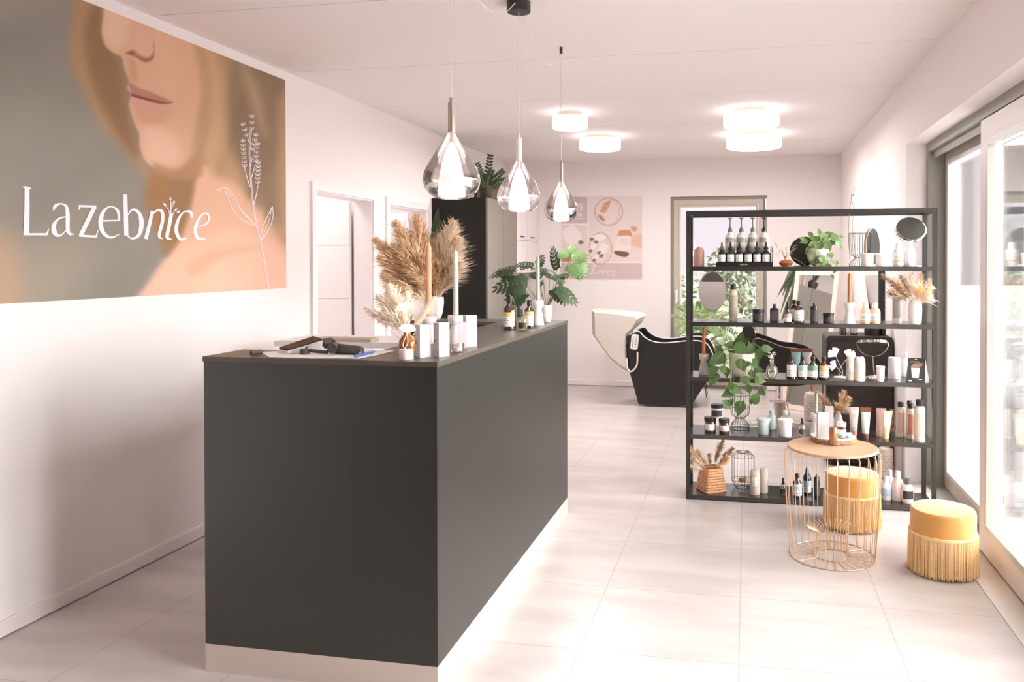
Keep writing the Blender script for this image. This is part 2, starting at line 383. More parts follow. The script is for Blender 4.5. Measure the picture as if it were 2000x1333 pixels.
def vessel(name, label, cat, loc, r, h, body, capm, lab=None, prof='pharma', cap='screw', lz=(.12, .52), band=None, lines=3, group=None, half=62, rz=0, fill=None):
    t_ = thing(name, label, cat, loc, rz, group)
    sc_ = .9 if cap == 'pump' else 1
    pf = PROF[prof] if prof != 'pumpb' else [(.92, 0), (1, .02), (1, .44), (.85, .52), (.38, .58), (.36, .62)]
    MB().lathe([(a*r, z*h) for a, z in pf], 24).build('body', body, t_)
    if fill: MB().lathe([(.9*r, .02*h), (.95*r, .03*h), (.95*r, fill[0]*h)], 24).build('liquid', fill[1], t_)
    if cap: mb_ = MB(); caps(mb_, cap, r, h); mb_.build('lid' if cap in ('jar', 'tub') else 'cap', capm, t_)
    if lab is not None: label_patch(t_, r, lz[0]*h, lz[1]*h, lab, lines, band, half)
    return t_
def tube_pack(name, label, loc, wd, h, body, capm, band=None, group=None, capbot=.14, rz=0, crimpm=None, lean=0):
    """squeeze tube standing on its cap, flat crimp on top"""
    t_ = thing(name, label, 'tube', loc, rz, group)
    mb_ = MB(); v = []; n = 20; L = []
    for k, (a, q, z) in enumerate([(.62, .62, capbot), (.66, .66, capbot+.02), (.74, .52, .4), (.86, .3, .72), (.97, .1, .93), (1, .04, 1)]):
        ring = [(wd/2*a*math.cos(2*math.pi*i/n)+lean*z, wd/2*q*math.sin(2*math.pi*i/n), z*h) for i in range(n)]; L.append(ring)
    for ring in L: v += ring
    f = [(k*n+i, k*n+(i+1) % n, (k+1)*n+(i+1) % n, (k+1)*n+i) for k in range(len(L)-1) for i in range(n)]+[tuple(range((len(L)-1)*n, len(L)*n))]
    mi = 0
    o = mb_.add(v, f, 0)
    mb_.build('body', body, t_)
    MB().lathe([(.6*wd/2, 0), (.62*wd/2, .01), (.64*wd/2, capbot*h)], 20).build('cap', capm, t_)
    if crimpm:
        MB().add([(-wd/2*1.01+lean, -wd*.115, h*.86), (wd/2*1.01+lean, -wd*.115, h*.86), (wd/2*1.01+lean, -wd*.05, h*1.002), (-wd/2*1.01+lean, -wd*.05, h*1.002)]+
                 [(-wd/2*1.01+lean, wd*.115, h*.86), (wd/2*1.01+lean, wd*.115, h*.86), (wd/2*1.01+lean, wd*.05, h*1.002), (-wd/2*1.01+lean, wd*.05, h*1.002)],
                 [(0, 1, 2, 3), (5, 4, 7, 6), (0, 3, 7, 4), (1, 5, 6, 2), (3, 2, 6, 7), (0, 4, 5, 1)]).build('crimp', crimpm, t_)
    if band:
        bm_, z0, z1, lm = band; mb_ = MB(); half = 48
        for a0, a1 in ((z0, z1),):
            vv = []
            for i in range(9):
                a = -half+2*half*i/8
                for z in (z0, z1):
                    k = .70+.3*(z-.2)/.8; dpt = .64-.6*(z-.15)/.85
                    vv.append((wd/2*k*math.sin(R_(a))*1.0+lean*z, -wd/2*max(.1, dpt)*math.cos(R_(a))*1.06-.0012, z*h))
            mb_.add(vv, [(2*i, 2*i+2, 2*i+3, 2*i+1) for i in range(8)], 0)
        mb_.build('printed_band', bm_, t_)
    return t_
def carton(label, loc, wx, wy, h, rz=0, group=None, lines=True):
    t_ = thing('carton', label, 'box', loc, rz, group)
    MB().box(-wx/2, wx/2, -wy/2, wy/2, 0, h).build('carton_body', mat('carton_white', (212, 206, 208), .6), t_, smooth=False)
    mb_ = MB()
    for i in range(14):
        z = h*(.12+.055*i); mb_.box(-wx/2-.0004, -wx/2, -wy*.42, wy*(.1+.28*((i*7) % 5)/5), z, z+h*.006)
    mb_.box(-wx/2-.0004, -wx/2, wy*.12, wy*.36, h*.40, h*.50)
    for i in range(4): mb_.box(-wx*.3, wx*(.0+.08*(i % 3)), -wy/2-.0004, -wy/2, h*(.32+.06*i), h*(.327+.06*i))
    if lines: mb_.build('printed_text', mat('pale_print', (166, 154, 150), .7), t_, smooth=False)
    return t_

# plants and grasses --------------------------------------------------------
def plume(mb, base, tip, wid, n=500, m=0, sag=.12, thick=.0011, full=.25):
    base = Vector(base); tip = Vector(tip); ax = tip-base; L = ax.length; a = ax.normalized(); u = a.orthogonal().normalized(); v_ = a.cross(u)
    for i in range(n):
        t_ = full+(1-full)*random.random()**.85
        p = base+ax*t_+Vector((0, 0, -sag*L*t_*t_*.3))
        an = random.uniform(0, 6.28); env = math.sin(math.pi*min(1, (t_-full)/(1-full)*.82+.16))
        rd = (u*math.cos(an)+v_*math.sin(an))
        l = wid*(.35+.65*random.random())*(.25+.75*env)*(1.5 if random.random() < .12 else 1)
        q = p+rd*l*.55+a*l*.55; e = q+rd*l*.35+a*l*.5+Vector((0, 0, -l*.25))
        s_ = rd.cross(a)*thick*random.uniform(.7, 1.7)
        mb.add([p-s_, p+s_, q+s_*1.2, q-s_*1.2, e], [(0, 1, 2, 3), (3, 2, 4)], m)
pamp = mat('pampas_tan', (248, 220, 184), .9, noise=.22, nscale=40)
pampd = mat('pampas_brown', (214, 186, 152), .9, noise=.2, nscale=40)
pampl = mat('pampas_cream', (252, 236, 216), .9, noise=.12, nscale=40)
stemm = mat('dry_stem', (196, 176, 128), .8)
grn = mat('leaf_green', (86, 114, 62), .42, noise=.25, nscale=18)
grn2 = mat('leaf_dark_green', (62, 84, 56), .4, noise=.2, nscale=18)
grn3 = mat('leaf_fresh_green', (124, 152, 88), .45, noise=.2, nscale=18)
stg = mat('stem_green', (128, 146, 84), .6)

def pampas_vase(name, label, loc, plumes, vase_fn, group=None, cat='vase'):
    t_ = thing(name, label, cat, loc, 0, group)
    vase_fn(t_)
    for (b0, tp, wd, n, mt) in plumes:
        mb_ = MB(); plume(mb_, b0, tp, wd, n); mb_.tube([b0, Vector(b0)*.3+Vector(tp)*.7], .0016, 5, 0); mb_.build('plume', mt, t_)
    return t_

# ------------------------------------------------------------------ ceiling lamps
lampg = mat('lamp_opal', (240, 230, 236), .5, emit=2.6)
brass = mat('lamp_rim', (214, 186, 160), .3, .6)
def ceiling_lamp(cx, cy, r, label):
    t_ = thing('ceiling_lamp', label, 'ceiling light', (cx, cy, ZC), 0, 'round ceiling lamps')
    MB().lathe([(r*.72, -.035), (r*.72, 0)], 40).build('mount', brass, t_)
    MB().lathe([(r*.9, -.135), (r*.98, -.13), (r, -.118), (r, -.045), (r*.96, -.036), (r*.3, -.035)], 48).build('lamp_shade', lampg, t_)
    ld = bpy.data.lights.new('lamp_light', 'AREA'); ld.shape = 'DISK'; ld.size = r*1.6; ld.energy = 17; ld.color = (1, .95, .94)
    lo = bpy.data.objects.new('lamp_light', ld); C.objects.link(lo); lo.parent = t_; lo.location = (0, 0, -.14)
ceiling_lamp(-1.42, 6.32, .145, 'small round white ceiling lamp, the one nearer the front on the left')
ceiling_lamp(-1.40, 7.55, .20, 'round white ceiling lamp on the left, the one nearer the back wall')
ceiling_lamp(.03, 6.50, .22, 'round white ceiling lamp on the right, the one farther from the back wall')
ceiling_lamp(.06, 7.72, .26, 'largest round white ceiling lamp, nearest the back window')

# ------------------------------------------------------------------ pendant lamps
smoke = glass('smoked_mirror_glass', (206, 196, 184), .42, .02)
clearg = glass('clear_glass', (250, 246, 246), .07, .02)
chrome = mat('chrome', (226, 220, 214), .08, 1)
chromed = mat('smoked_chrome', (212, 204, 194), .25, .9)
cablem = mat('cable_white', (232, 224, 222), .6)
opal = mat('opal_glass', (250, 238, 246), .4, emit=2.0)
def pendant(x, y, zb, r, label, gm, sm, ztop, slen):
    t_ = thing('pendant_lamp', label, 'pendant lamp', (x, y, zb), 0, 'pendant lamps over the counter')
    k = r/.105
    pf = [(.060*k, 0), (.082*k, .012*k), (.099*k, .035*k), (.105*k, .062*k), (.101*k, .088*k), (.086*k, .120*k), (.058*k, .165*k), (.030*k, .208*k), (.014*k, .236*k)]
    MB().lathe(pf, 48, close=False).build('glass_shade', gm, t_)
    MB().lathe([(.0595*k, 0), (.061*k, -.003), (.0625*k, 0), (.061*k, .003), (.0595*k, 0)], 40, close=False).build('rim', clearg, t_)
    MB().lathe([(.001, .003), (.050*k, .003), (.050*k, .02*k), (.045*k, .07*k), (.036*k, .12*k), (.024*k, .165*k), (.012*k, .19*k), (.006*k, .20*k)], 32, close=False).build('inner_diffuser', opal, t_)
    MB().lathe([(.006*k, .19*k), (.006*k, .232*k), (.0125*k, .232*k), (.0125*k, .232*k+slen), (.007, .234*k+slen), (.007, .25*k+slen), (.003, .252*k+slen)], 20).build('stem', sm, t_)
    MB().tube([(0, 0, .25*k+slen), (0, 0, ztop-zb)], .0022, 6).build('cable', cablem, t_)
    ld = bpy.data.lights.new('bulb', 'POINT'); ld.energy = 1.2; ld.shadow_soft_size = .04; ld.color = (1, .93, .9)
    lo = bpy.data.objects.new('bulb', ld); C.objects.link(lo); lo.parent = t_; lo.location = (0, 0, -.06)
    return t_
pendant(-1.081, 2.80, 1.728, .107, 'teardrop pendant lamp of smoked mirror glass, nearest of the three', smoke, chromed, ZC, .115)
pendant(-1.055, 3.60, 1.731, .104, 'clear glass teardrop pendant lamp hanging between two smoked ones', clearg, mat('white_enamel', (240, 234, 234), .3), ZC-.045, .11)
pendant(-1.040, 4.40, 1.725, .098, 'smallest-looking smoked glass teardrop pendant lamp, farthest over the counter', smoke, chromed, ZC, .11)
t = thing('ceiling_rose', 'round black ceiling rose feeding the pendant lamp cables', 'ceiling rose', (-1.055, 3.60, ZC))
MB().lathe([(.052, -.05), (.056, -.046), (.056, 0)], 40).build('canopy', mat('black_metal', (52, 48, 44), .45), t)
MB().tube(smooth_path([(0, .05, -.02), (.01, .2, -.12), (.01, .42, -.17), (0, .62, -.14), (.015, .8, -.035)]), .002, 6).build('cable', cablem, t)
MB().tube(smooth_path([(0, -.05, -.02), (-.01, -.2, -.11), (-.02, -.45, -.16), (-.02, -.68, -.10), (-.026, -.8, -.03)]), .002, 6).build('cable', cablem, t)
MB().lathe([(.009, -.036), (.009, 0)], 14, c=(.015, .8, 0)).build('cable_hook', MATS['black_metal'], t)
MB().lathe([(.009, -.036), (.009, 0)], 14, c=(-.026, -.8, 0)).build('cable_hook', MATS['black_metal'], t)

# ------------------------------------------------------------------ picture surfaces (flat prints, painted per vertex)
def vcmat(name, rough=.7):
    m_ = bpy.data.materials.new(name); m_.use_nodes = True
    a = m_.node_tree.nodes.new('ShaderNodeVertexColor'); a.layer_name = 'print'
    n = m_.node_tree.nodes.new('ShaderNodeTexNoise'); n.inputs['Scale'].default_value = 260
    b_ = m_.node_tree.nodes['Principled BSDF']; b_.inputs['Roughness'].default_value = rough; b_.inputs['Specular IOR Level'].default_value = .3
    m_.node_tree.links.new(a.outputs[0], b_.inputs['Base Color']); return m_
def srgb2lin(a):
    a = a/255.; return np.where(a <= .04045, a/12.92, ((a+.055)/1.055)**2.4)
def sdf(P, poly):
    poly = np.array(poly, float); d = np.full(len(P), 1e18); s_ = np.ones(len(P)); n = len(poly)
    for i in range(n):
        a = poly[i]; b_ = poly[i-1]; e = b_-a; w_ = P-a
        t_ = np.clip((w_@e)/max(1e-9, e@e), 0, 1); q = w_-t_[:, None]*e; d = np.minimum(d, (q**2).sum(1))
        c1 = P[:, 1] >= a[1]; c2 = P[:, 1] < b_[1]; c3 = e[0]*w_[:, 1] > e[1]*w_[:, 0]
        s_ = np.where((c1 & c2 & c3) | (~c1 & ~c2 & ~c3), -s_, s_)
    return s_*np.sqrt(d)
def lay(img, P, poly, c_, soft=6, k=1.):
    pl = [(v.x, v.y) for v in smooth_path([(x, y, 0) for x, y in poly]+[(poly[0][0], poly[0][1], 0)], 5)][:-1]
    a = np.clip(.5-sdf(P, pl)/(2*soft), 0, 1); a = a*a*(3-2*a)*k
    img[:] = img*(1-a[:, None])+np.array(c_, float)*a[:, None]
def print_grid(mb_shape, ny, nz, paint, name, parent, mt, gain=1.0):
    V, Fc = [], []
    for i in range(ny+1):
        for j in range(nz+1): V.append(mb_shape(i/ny, j/nz))
    for i in range(ny):
        for j in range(nz):
            a = i*(nz+1)+j; Fc.append((a, a+nz+1, a+nz+2, a+1))
    P = np.array([pix(v) for v in V]); img = paint(P)
    me = bpy.data.meshes.new(name); me.from_pydata([tuple(v) for v in V], [], Fc); me.materials.append(mt)
    at_ = me.color_attributes.new('print', 'FLOAT_COLOR', 'POINT')
    L = np.ones((len(V), 4)); L[:, :3] = np.clip(srgb2lin(np.clip(img, 0, 255))*gain, 0, .95); at_.data.foreach_set('color', L.ravel())
    o = bpy.data.objects.new(name, me); C.objects.link(o); o.parent = parent; return o
def streak(P, seed, fx, fy, ang):
    r = np.random.RandomState(seed); c_, s_ = math.cos(ang), math.sin(ang); u = P[:, 0]*c_+P[:, 1]*s_; v = -P[:, 0]*s_+P[:, 1]*c_
    o = np.zeros(len(P))
    for k in range(7): o += np.sin(u*fx*(1+k*.7)+r.rand()*6+np.sin(v*fy*(1+r.rand())+r.rand()*6)*1.3)/(1+k*.6)
    return o/3
def paint_mural(P):
    img = np.zeros((len(P), 3))+np.array([146, 138, 126.])
    img += (streak(P, 1, .012, .006, 1.0)*9)[:, None]
    lay(img, P, [(-60, 380), (60, 470), (160, 470), (120, 620), (-80, 640)], (166, 152, 132), 60, .6)
    lay(img, P, [(-80, 440), (20, 470), (40, 620), (-80, 640)], (206, 160, 120), 40, .5)
    hair = (178, 138, 98)
    lay(img, P, [(150, -40), (215, -40), (215, 30), (235, 120), (258, 240), (285, 320), (330, 350), (330, 440), (360, 480), (330, 420), (290, 360), (250, 300), (195, 240), (165, 180), (138, 110)], hair, 16)
    lay(img, P, [(195, -20), (212, 30), (232, 110), (250, 220), (268, 300), (240, 280), (205, 220), (180, 160), (165, 60)], (142, 106, 72), 14, .8)
    lay(img, P, [(300, 330), (420, 320), (520, 480), (420, 560), (330, 500), (285, 400)], (168, 122, 78), 14)
    # neck and shoulder
    lay(img, P, [(378, 320), (440, 330), (520, 420), (575, 500), (575, 640), (250, 640), (300, 545), (350, 470), (372, 400)], (232, 180, 148), 10)
    lay(img, P, [(250, 640), (300, 540), (360, 480), (470, 450), (560, 520), (580, 640)], (236, 188, 158), 14)
    lay(img, P, [(360, 520), (410, 490), (480, 480), (500, 486), (430, 506), (380, 540)], (214, 158, 124), 10, .5)
    lay(img, P, [(330, 345), (378, 330), (376, 380), (350, 460), (322, 500), (330, 430)], (158, 120, 84), 10, .9)
    # face
    lay(img, P, [(205, -30), (202, 30), (199, 62), (205, 88), (222, 104), (238, 112), (243, 135), (252, 160), (248, 172), (256, 186), (252, 205), (262, 240), (272, 262), (274, 290), (290, 320), (330, 337), (365, 330), (392, 300), (430, 200), (440, 60), (420, -40)], (222, 172, 138), 3)
    lay(img, P, [(205, -30), (203, 40), (203, 70), (225, 95), (250, 70), (255, 0), (250, -40)], (234, 192, 162), 12, .7)
    lay(img, P, [(282, 250), (300, 245), (345, 270), (350, 310), (310, 325), (284, 300)], (236, 192, 162), 16, .8)
    lay(img, P, [(262, 205), (300, 215), (335, 215), (320, 240), (285, 245), (268, 232)], (208, 152, 118), 10, .6)
    lay(img, P, [(300, 30), (330, 60), (352, 140), (338, 185), (310, 160), (305, 100)], (228, 178, 142), 14, .6)
    lay(img, P, [(245, 104), (262, 98), (286, 112), (300, 100), (299, 82), (300, 112), (284, 121), (262, 110)], (128, 84, 60), 3, .9)
    lay(img, P, [(268, 60), (290, 70), (300, 90), (294, 112), (276, 112), (262, 100)], (226, 176, 146), 8, .8)
    lay(img, P, [(249, 112), (262, 118), (270, 150), (256, 156)], (196, 146, 112), 8, .6)
    lay(img, P, [(250, 160), (262, 166), (272, 172), (300, 182), (337, 200), (310, 201), (280, 194), (258, 182)], (190, 128, 104), 3, .95)
    lay(img, P, [(256, 184), (280, 192), (312, 201), (337, 200), (320, 214), (290, 220), (262, 208)], (216, 158, 136), 4, .9)
    lay(img, P, [(256, 182), (282, 190), (318, 199), (338, 200), (316, 203), (282, 195), (258, 188)], (110, 66, 52), 2, .9)
    lay(img, P, [(300, 318), (345, 330), (385, 300), (395, 340), (360, 352), (310, 342)], (184, 138, 98), 9, .9)
    # hair on the right
    lay(img, P, [(335, -20), (600, -20), (600, 470), (545, 470), (500, 400), (455, 360), (425, 345), (405, 320), (378, 300), (398, 180), (380, 90)], (182, 144, 106), 16)
    st = streak(P, 5, .05, .01, 1.12*0+.32)
    a = np.clip(.5-sdf(P, [(350, -20), (600, -20), (600, 470), (540, 470), (430, 345), (385, 300), (400, 180), (370, 60)])/30, 0, 1)
    img += (st*24*a)[:, None]*np.array([1, .95, .85])
    for pl, c_ in (([(455, 80), (560, 150), (562, 420), (510, 400), (440, 250)], (136, 112, 86)), ([(395, 80), (430, 120), (440, 250), (420, 330), (392, 300), (405, 200)], (214, 168, 124)), ([(470, 120), (500, 160), (520, 260), (505, 240), (480, 170)], (190, 158, 124)), ([(545, 200), (560, 200), (560, 440), (545, 400)], (196, 152, 112))):
        lay(img, P, pl, c_, 18, .8)
    lum = img.mean(1)[:, None]; return img*.88+lum*.12
mur = thing('wall_mural', 'wide wall print of a woman\'s lower face with long hair and white lettering', 'mural', (0, 0, 0))
MY0, MY1, MZ0, MZ1 = 1.95, 4.607, 1.3235, 2.6525
MB().box(XL+.0005, XL+.004, MY0, MY1, MZ0, MZ1).build('panel', mat('print_edge', (220, 210, 206), .6), mur, smooth=False)
print_grid(lambda u, v: Vector((XL+.0045, MY0+(MY1-MY0)*u, MZ0+(MZ1-MZ0)*v)), 330, 200, paint_mural, 'print', mur, vcmat('mural_print'), 1.0)
ltm = mat('lettering_white', (246, 240, 244), .6)
def wallpt(k=.0065):
    def fn(x, y):
        return at(x, y, X=XL+k)
    return fn
S_ = 1/2.15
def pen(mb_, pts, ws, fn, sm=True):
    q = [Vector((x*S_, y*S_, w_*S_)) for (x, y), w_ in zip(pts, ws)]
    if sm: q = smooth_path(q, 8)
    mb_.stroke([(v.x, v.y) for v in q], [v.z for v in q], fn)
LET = [
 ('L', [([(113, 786), (113, 880), (110, 985)], [20, 22, 24]), ([(96, 786), (113, 788), (130, 792)], [7, 9, 5]), ([(98, 984), (150, 984), (200, 984)], [9, 9, 9]), ([(196, 984), (205, 962)], [10, 3])]),
 ('a', [([(224, 886), (232, 866), (256, 856), (278, 868), (284, 900), (284, 960), (292, 982), (310, 984)], [4, 14, 6, 12, 17, 17, 12, 4]), ([(283, 908), (246, 920), (226, 948), (230, 978), (252, 990), (284, 962)], [5, 8, 18, 20, 8, 4])]),
 ('z', [([(330, 882), (336, 866)], [4, 8]), ([(330, 866), (404, 868)], [9, 9]), ([(398, 868), (338, 990)], [18, 18]), ([(332, 990), (408, 994)], [9, 9]), ([(404, 994), (412, 966)], [8, 3])]),
 ('e', [([(428, 928), (500, 926)], [7, 6]), ([(500, 928), (494, 886), (464, 868), (434, 890), (422, 934), (434, 978), (466, 998), (502, 984)], [10, 12, 6, 14, 20, 16, 9, 3])]),
 ('b', [([(516, 820), (530, 818)], [4, 6]), ([(526, 818), (528, 900), (530, 990)], [17, 18, 18]), ([(532, 908), (558, 880), (586, 900), (594, 944), (582, 988), (554, 1002), (530, 986)], [4, 8, 16, 20, 14, 8, 5])]),
 ('n', [([(640, 886), (628, 940), (612, 1004)], [14, 15, 15]), ([(626, 920), (656, 886), (680, 890), (682, 930), (668, 990), (684, 1004)], [3, 8, 14, 15, 12, 3])]),
 ('i', [([(720, 898), (710, 950), (702, 996), (722, 1006)], [15, 15, 14, 3])]),
 ('c', [([(806, 914), (800, 892), (774, 890), (750, 920), (740, 966), (756, 1004), (788, 1000)], [8, 12, 6, 12, 16, 12, 3])]),
 ('e', [([(826, 954), (866, 940), (878, 912), (862, 896), (838, 914), (820, 960), (830, 1000), (864, 1004)], [4, 6, 10, 7, 10, 16, 13, 3])])]
for ch, sts in LET:
    mb_ = MB()
    for k, (pts, ws) in enumerate(sts): pen(mb_, pts, ws, wallpt(.0065+.0002*k))
    mb_.build('letter_'+ch, ltm, mur, smooth=False)
mb_ = MB(); fn = wallpt(.0068)
pen(mb_, [(716, 905), (718, 870), (716, 828)], [5, 4, 3], fn); pen(mb_, [(714, 905), (706, 880), (692, 862)], [4, 3, 3], fn); pen(mb_, [(722, 905), (732, 888), (744, 880)], [4, 3, 3], fn); pen(mb_, [(718, 880), (726, 862), (730, 850)], [3, 3, 3], fn)
for (x, y, a) in ((692, 860, 2.2), (716, 836, 1.6), (730, 850, 1.3), (738, 882, .7), (750, 890, .4)):
    dx, dy = math.cos(a)*9, -math.sin(a)*9; pen(mb_, [(x-dx, y-dy), (x, y), (x+dx, y+dy)], [1, 10, 1], fn)
mb_.build('letter_sprig', ltm, mur, smooth=False)
mb_ = MB(); fn = wallpt(.0066)
for off in (-2.5, 2.5): pen(mb_, [(1128+off, 1212), (1108+off, 1090), (1090+off, 1000), (1072+off, 920), (1058+off, 810), (1050+off, 700), (1048+off, 620), (1053+off, 545)], [2.2]*8, fn)
def outl(pts, w_=2.4): pen(mb_, pts+[pts[0]], [w_]*(len(pts)+1), fn)
outl([(912, 797), (948, 790), (985, 830), (1012, 880), (1072, 948), (1010, 918), (972, 868), (950, 812)]); pen(mb_, [(915, 796), (960, 815), (1000, 872), (1070, 945)], [2]*4, fn)
outl([(1144, 866), (1146, 912), (1130, 960), (1096, 1010), (1100, 965), (1122, 912)]); pen(mb_, [(1142, 872), (1128, 930), (1098, 1005)], [2]*3, fn)
for (x0, y0, x1, y1) in ((1050, 785, 1026, 700), (1048, 700, 1060, 660), (1066, 860, 1084, 775), (1050, 760, 1072, 690), (1048, 600, 1038, 566), (1053, 570, 1057, 545)):
    pen(mb_, [(x0, y0), ((x0+x1)/2, (y0+y1)/2+6), (x1, y1)], [3, 3, 2], fn)
for (cx_, cy_, h_, a0) in ((1057, 520, 50, 0), (1030, 550, 44, -.35), (1066, 602, 58, .3), (1024, 650, 104, -.1), (1076, 645, 70, .15), (1083, 730, 84, .05)):
    nn_ = max(3, int(h_/14))
    for k in range(nn_):
        u = k/(nn_-1); bx = cx_+math.sin(a0)*(.5-u)*-h_*.8*-1; by = cy_-h_*.5+u*h_
        for sgn in ((-1, 1) if k else (-1, 0, 1)):
            th = a0+sgn*.75; l = 15; tx_, ty_ = bx+math.sin(th)*l, by-math.cos(th)*l; px_, py_ = math.cos(th)*3.6, math.sin(th)*3.6; mx_, my_ = (bx+tx_)/2, (by+ty_)/2
            for q in ((mx_+px_, my_+py_), (mx_-px_, my_-py_)): pen(mb_, [(bx, by), q, (tx_, ty_)], [1.8, 1.8, 1.2], fn)
mb_.build('drawn_plant', ltm, mur, smooth=False)

# poster on the back wall
def B5(x, y): return (1080+x/4.76, 360+y/4.76)
def paint_poster(P):
    img = np.zeros((len(P), 3))+np.array([240, 232, 230.])
    def R(x0, y0, x1, y1): 
        a, b_ = B5(x0, y0), B5(x1, y1); return [(a[0], a[1]), (b_[0], a[1]), (b_[0], b_[1]), (a[0], b_[1])]
    def box_(q, c_, soft=.5):
        a = np.clip(.5-sdf(P, q)/(2*soft), 0, 1); img[:] = img*(1-a[:, None])+np.array(c_, float)*a[:, None]
    box_(R(78, 118, 320, 365), (206, 184, 182)); box_(R(332, 112, 833, 722), (228, 214, 210)); box_(R(78, 378, 320, 722), (226, 212, 206)); box_(R(78, 734, 833, 884), (208, 188, 186))
    def L(pts, c_, s_=1, k=1): lay(img, P, [B5(*q) for q in pts], c_, s_, k)
    def ring(cx_, cy_, rx, ry, w_, c_):
        C_ = np.array(B5(cx_, cy_)); q = P-C_; d = np.sqrt((q[:, 0]/(rx/4.76))**2+(q[:, 1]/(ry/4.76))**2); a = np.clip(1-np.abs(d-1)/w_, 0, 1)[:, None]; img[:] = img*(1-a)+np.array(c_, float)*a
    L([(100, 420), (190, 385), (270, 500), (160, 570), (90, 480)], (240, 230, 226), 2)
    L([(230, 545), (255, 520), (285, 540), (262, 560)], (150, 110, 100), 1); L([(85, 660), (150, 650), (175, 700), (170, 720), (85, 720)], (176, 134, 112), 3)
    ring(518, 256, 128, 126, .07, (196, 158, 136)); ring(505, 256, 112, 122, .05, (208, 176, 156))
    L([(470, 180), (510, 160), (540, 155), (520, 200), (500, 250), (470, 265), (440, 250)], (206, 150, 118), 2); ring(482, 222, 24, 24, .4, (232, 176, 140)); L([(420, 285), (450, 290), (480, 330), (470, 345), (430, 320)], (196, 138, 106), 2)
    ring(440, 600, 108, 146, .06, (190, 158, 140)); ring(430, 600, 96, 132, .04, (214, 190, 176))
    for x, y, x2, y2 in ((345, 515, 450, 470), (385, 545, 480, 490), (340, 630, 390, 560), (370, 720, 430, 640), (420, 650, 470, 560), (440, 680, 500, 580)):
        dx, dy = x2-x, y2-y; l = math.hypot(dx, dy); nx, ny_ = -dy/l*16, dx/l*16
        L([(x+nx, y+ny_), (x2+nx, y2+ny_), (x2-nx, y2-ny_), (x-nx, y-ny_)], (242, 230, 224), 1.2); L([(x+nx, y+ny_), (x+dx*.3+nx, y+dy*.3+ny_), (x+dx*.3-nx*.2, y+dy*.3-ny_*.2), (x-nx, y-ny_)], (120, 84, 70), 1.2, .8)
    L([(608, 460), (622, 430), (700, 425), (728, 450), (720, 500), (600, 490)], (206, 148, 112), 1.2); L([(600, 480), (728, 492), (700, 640), (576, 620)], (236, 222, 216), 1); L([(576, 618), (698, 634), (690, 672), (640, 675), (572, 645)], (128, 96, 76), 1.2)
    L([(740, 480), (830, 470), (832, 590), (770, 580), (720, 560)], (226, 182, 150), 5, .8); L([(725, 390), (780, 400), (770, 440), (730, 430)], (198, 150, 122), 3, .8)
    for i in range(4): L([(625, 505+i*16), (690, 510+i*16), (690, 513+i*16), (625, 508+i*16)], (200, 180, 172), .4, .8)
    return img
pst = thing('wall_poster', 'pale pink collage poster with glass dishes and amber bottle on the back wall', 'poster', (0, 0, 0))
px0, px1, pz0, pz1 = -2.223, -1.228, 1.284, 2.283
MB().box(px0, px1, YB-.004, YB-.0005, pz0, pz1).build('panel', MATS['print_edge'], pst, smooth=False)
print_grid(lambda u, v: Vector((px0+(px1-px0)*u, YB-.0045, pz0+(pz1-pz0)*v)), 210, 210, paint_poster, 'print', pst, vcmat('poster_print'), 1.0)
def bpt(x, y): return at(*B5(x, y), Y=YB-.0065)
def text_obj(txt, parent, name, mt, size, M, extr=.0003, shear=0.):
    cu = bpy.data.curves.new(name, 'FONT'); cu.body = txt; cu.size = size; cu.extrude = extr; cu.shear = shear; cu.resolution_u = 2
    tmp = bpy.data.objects.new('tmp', cu); C.objects.link(tmp); bpy.context.view_layer.update()
    me = bpy.data.meshes.new_from_object(tmp.evaluated_get(bpy.context.evaluated_depsgraph_get())); bpy.data.objects.remove(tmp)
    me.materials.clear(); me.materials.append(mt)
    o = bpy.data.objects.new(name, me); C.objects.link(o); o.parent = parent; o.matrix_local = M; return o
mb_ = MB()
def pen5(pts, ws):
    q = smooth_path([Vector((x, y, w_)) for (x, y), w_ in zip(pts, ws)], 6); mb_.stroke([(v.x, v.y) for v in q], [v.z for v in q], bpt)
pen5([(395, 760), (372, 790), (362, 830), (350, 835), (372, 826), (410, 832)], [4, 6, 6, 3, 4, 3]); pen5([(360, 770), (385, 752), (402, 762)], [3, 4, 3])
pen5([(440, 800), (424, 800), (418, 818), (432, 818), (442, 800), (446, 818)], [3]*6); pen5([(452, 800), (468, 802), (454, 820), (470, 822), (458, 842)], [3]*5)
pen5([(474, 812), (486, 800), (476, 806), (478, 820), (490, 814)], [3]*5); pen5([(510, 762), (496, 815), (504, 820), (510, 804)], [3]*4); pen5([(516, 820), (520, 802), (530, 802), (530, 820)], [3]*4)
pen5([(540, 802), (538, 820)], [3]*2); pen5([(560, 802), (550, 806), (550, 820), (560, 818)], [3]*4); pen5([(564, 812), (576, 800), (566, 806), (568, 820), (580, 814)], [3]*5)
pen5([(498, 836), (500, 850), (508, 838), (500, 860)], [2.5]*4); pen5([(520, 832), (518, 850), (530, 840), (544, 846), (552, 838), (560, 850), (572, 838), (560, 858)], [2.5]*8)
mb_.build('printed_script', ltm, pst, smooth=False)
for y in (178, 317): mb_ = MB(); pen5([(180, y), (284, y)], [2.5, 2.5]); mb_.build('printed_line', ltm, pst, smooth=False)
for i, (s1, y) in enumerate((('DE', 218), ('TE', 256), ('ER', 300))):
    p = bpt(228, y); text_obj(s1, pst, 'printed_text', ltm, .055, Matrix.Translation(p) @ Matrix.Rotation(R_(90), 4, 'X'))

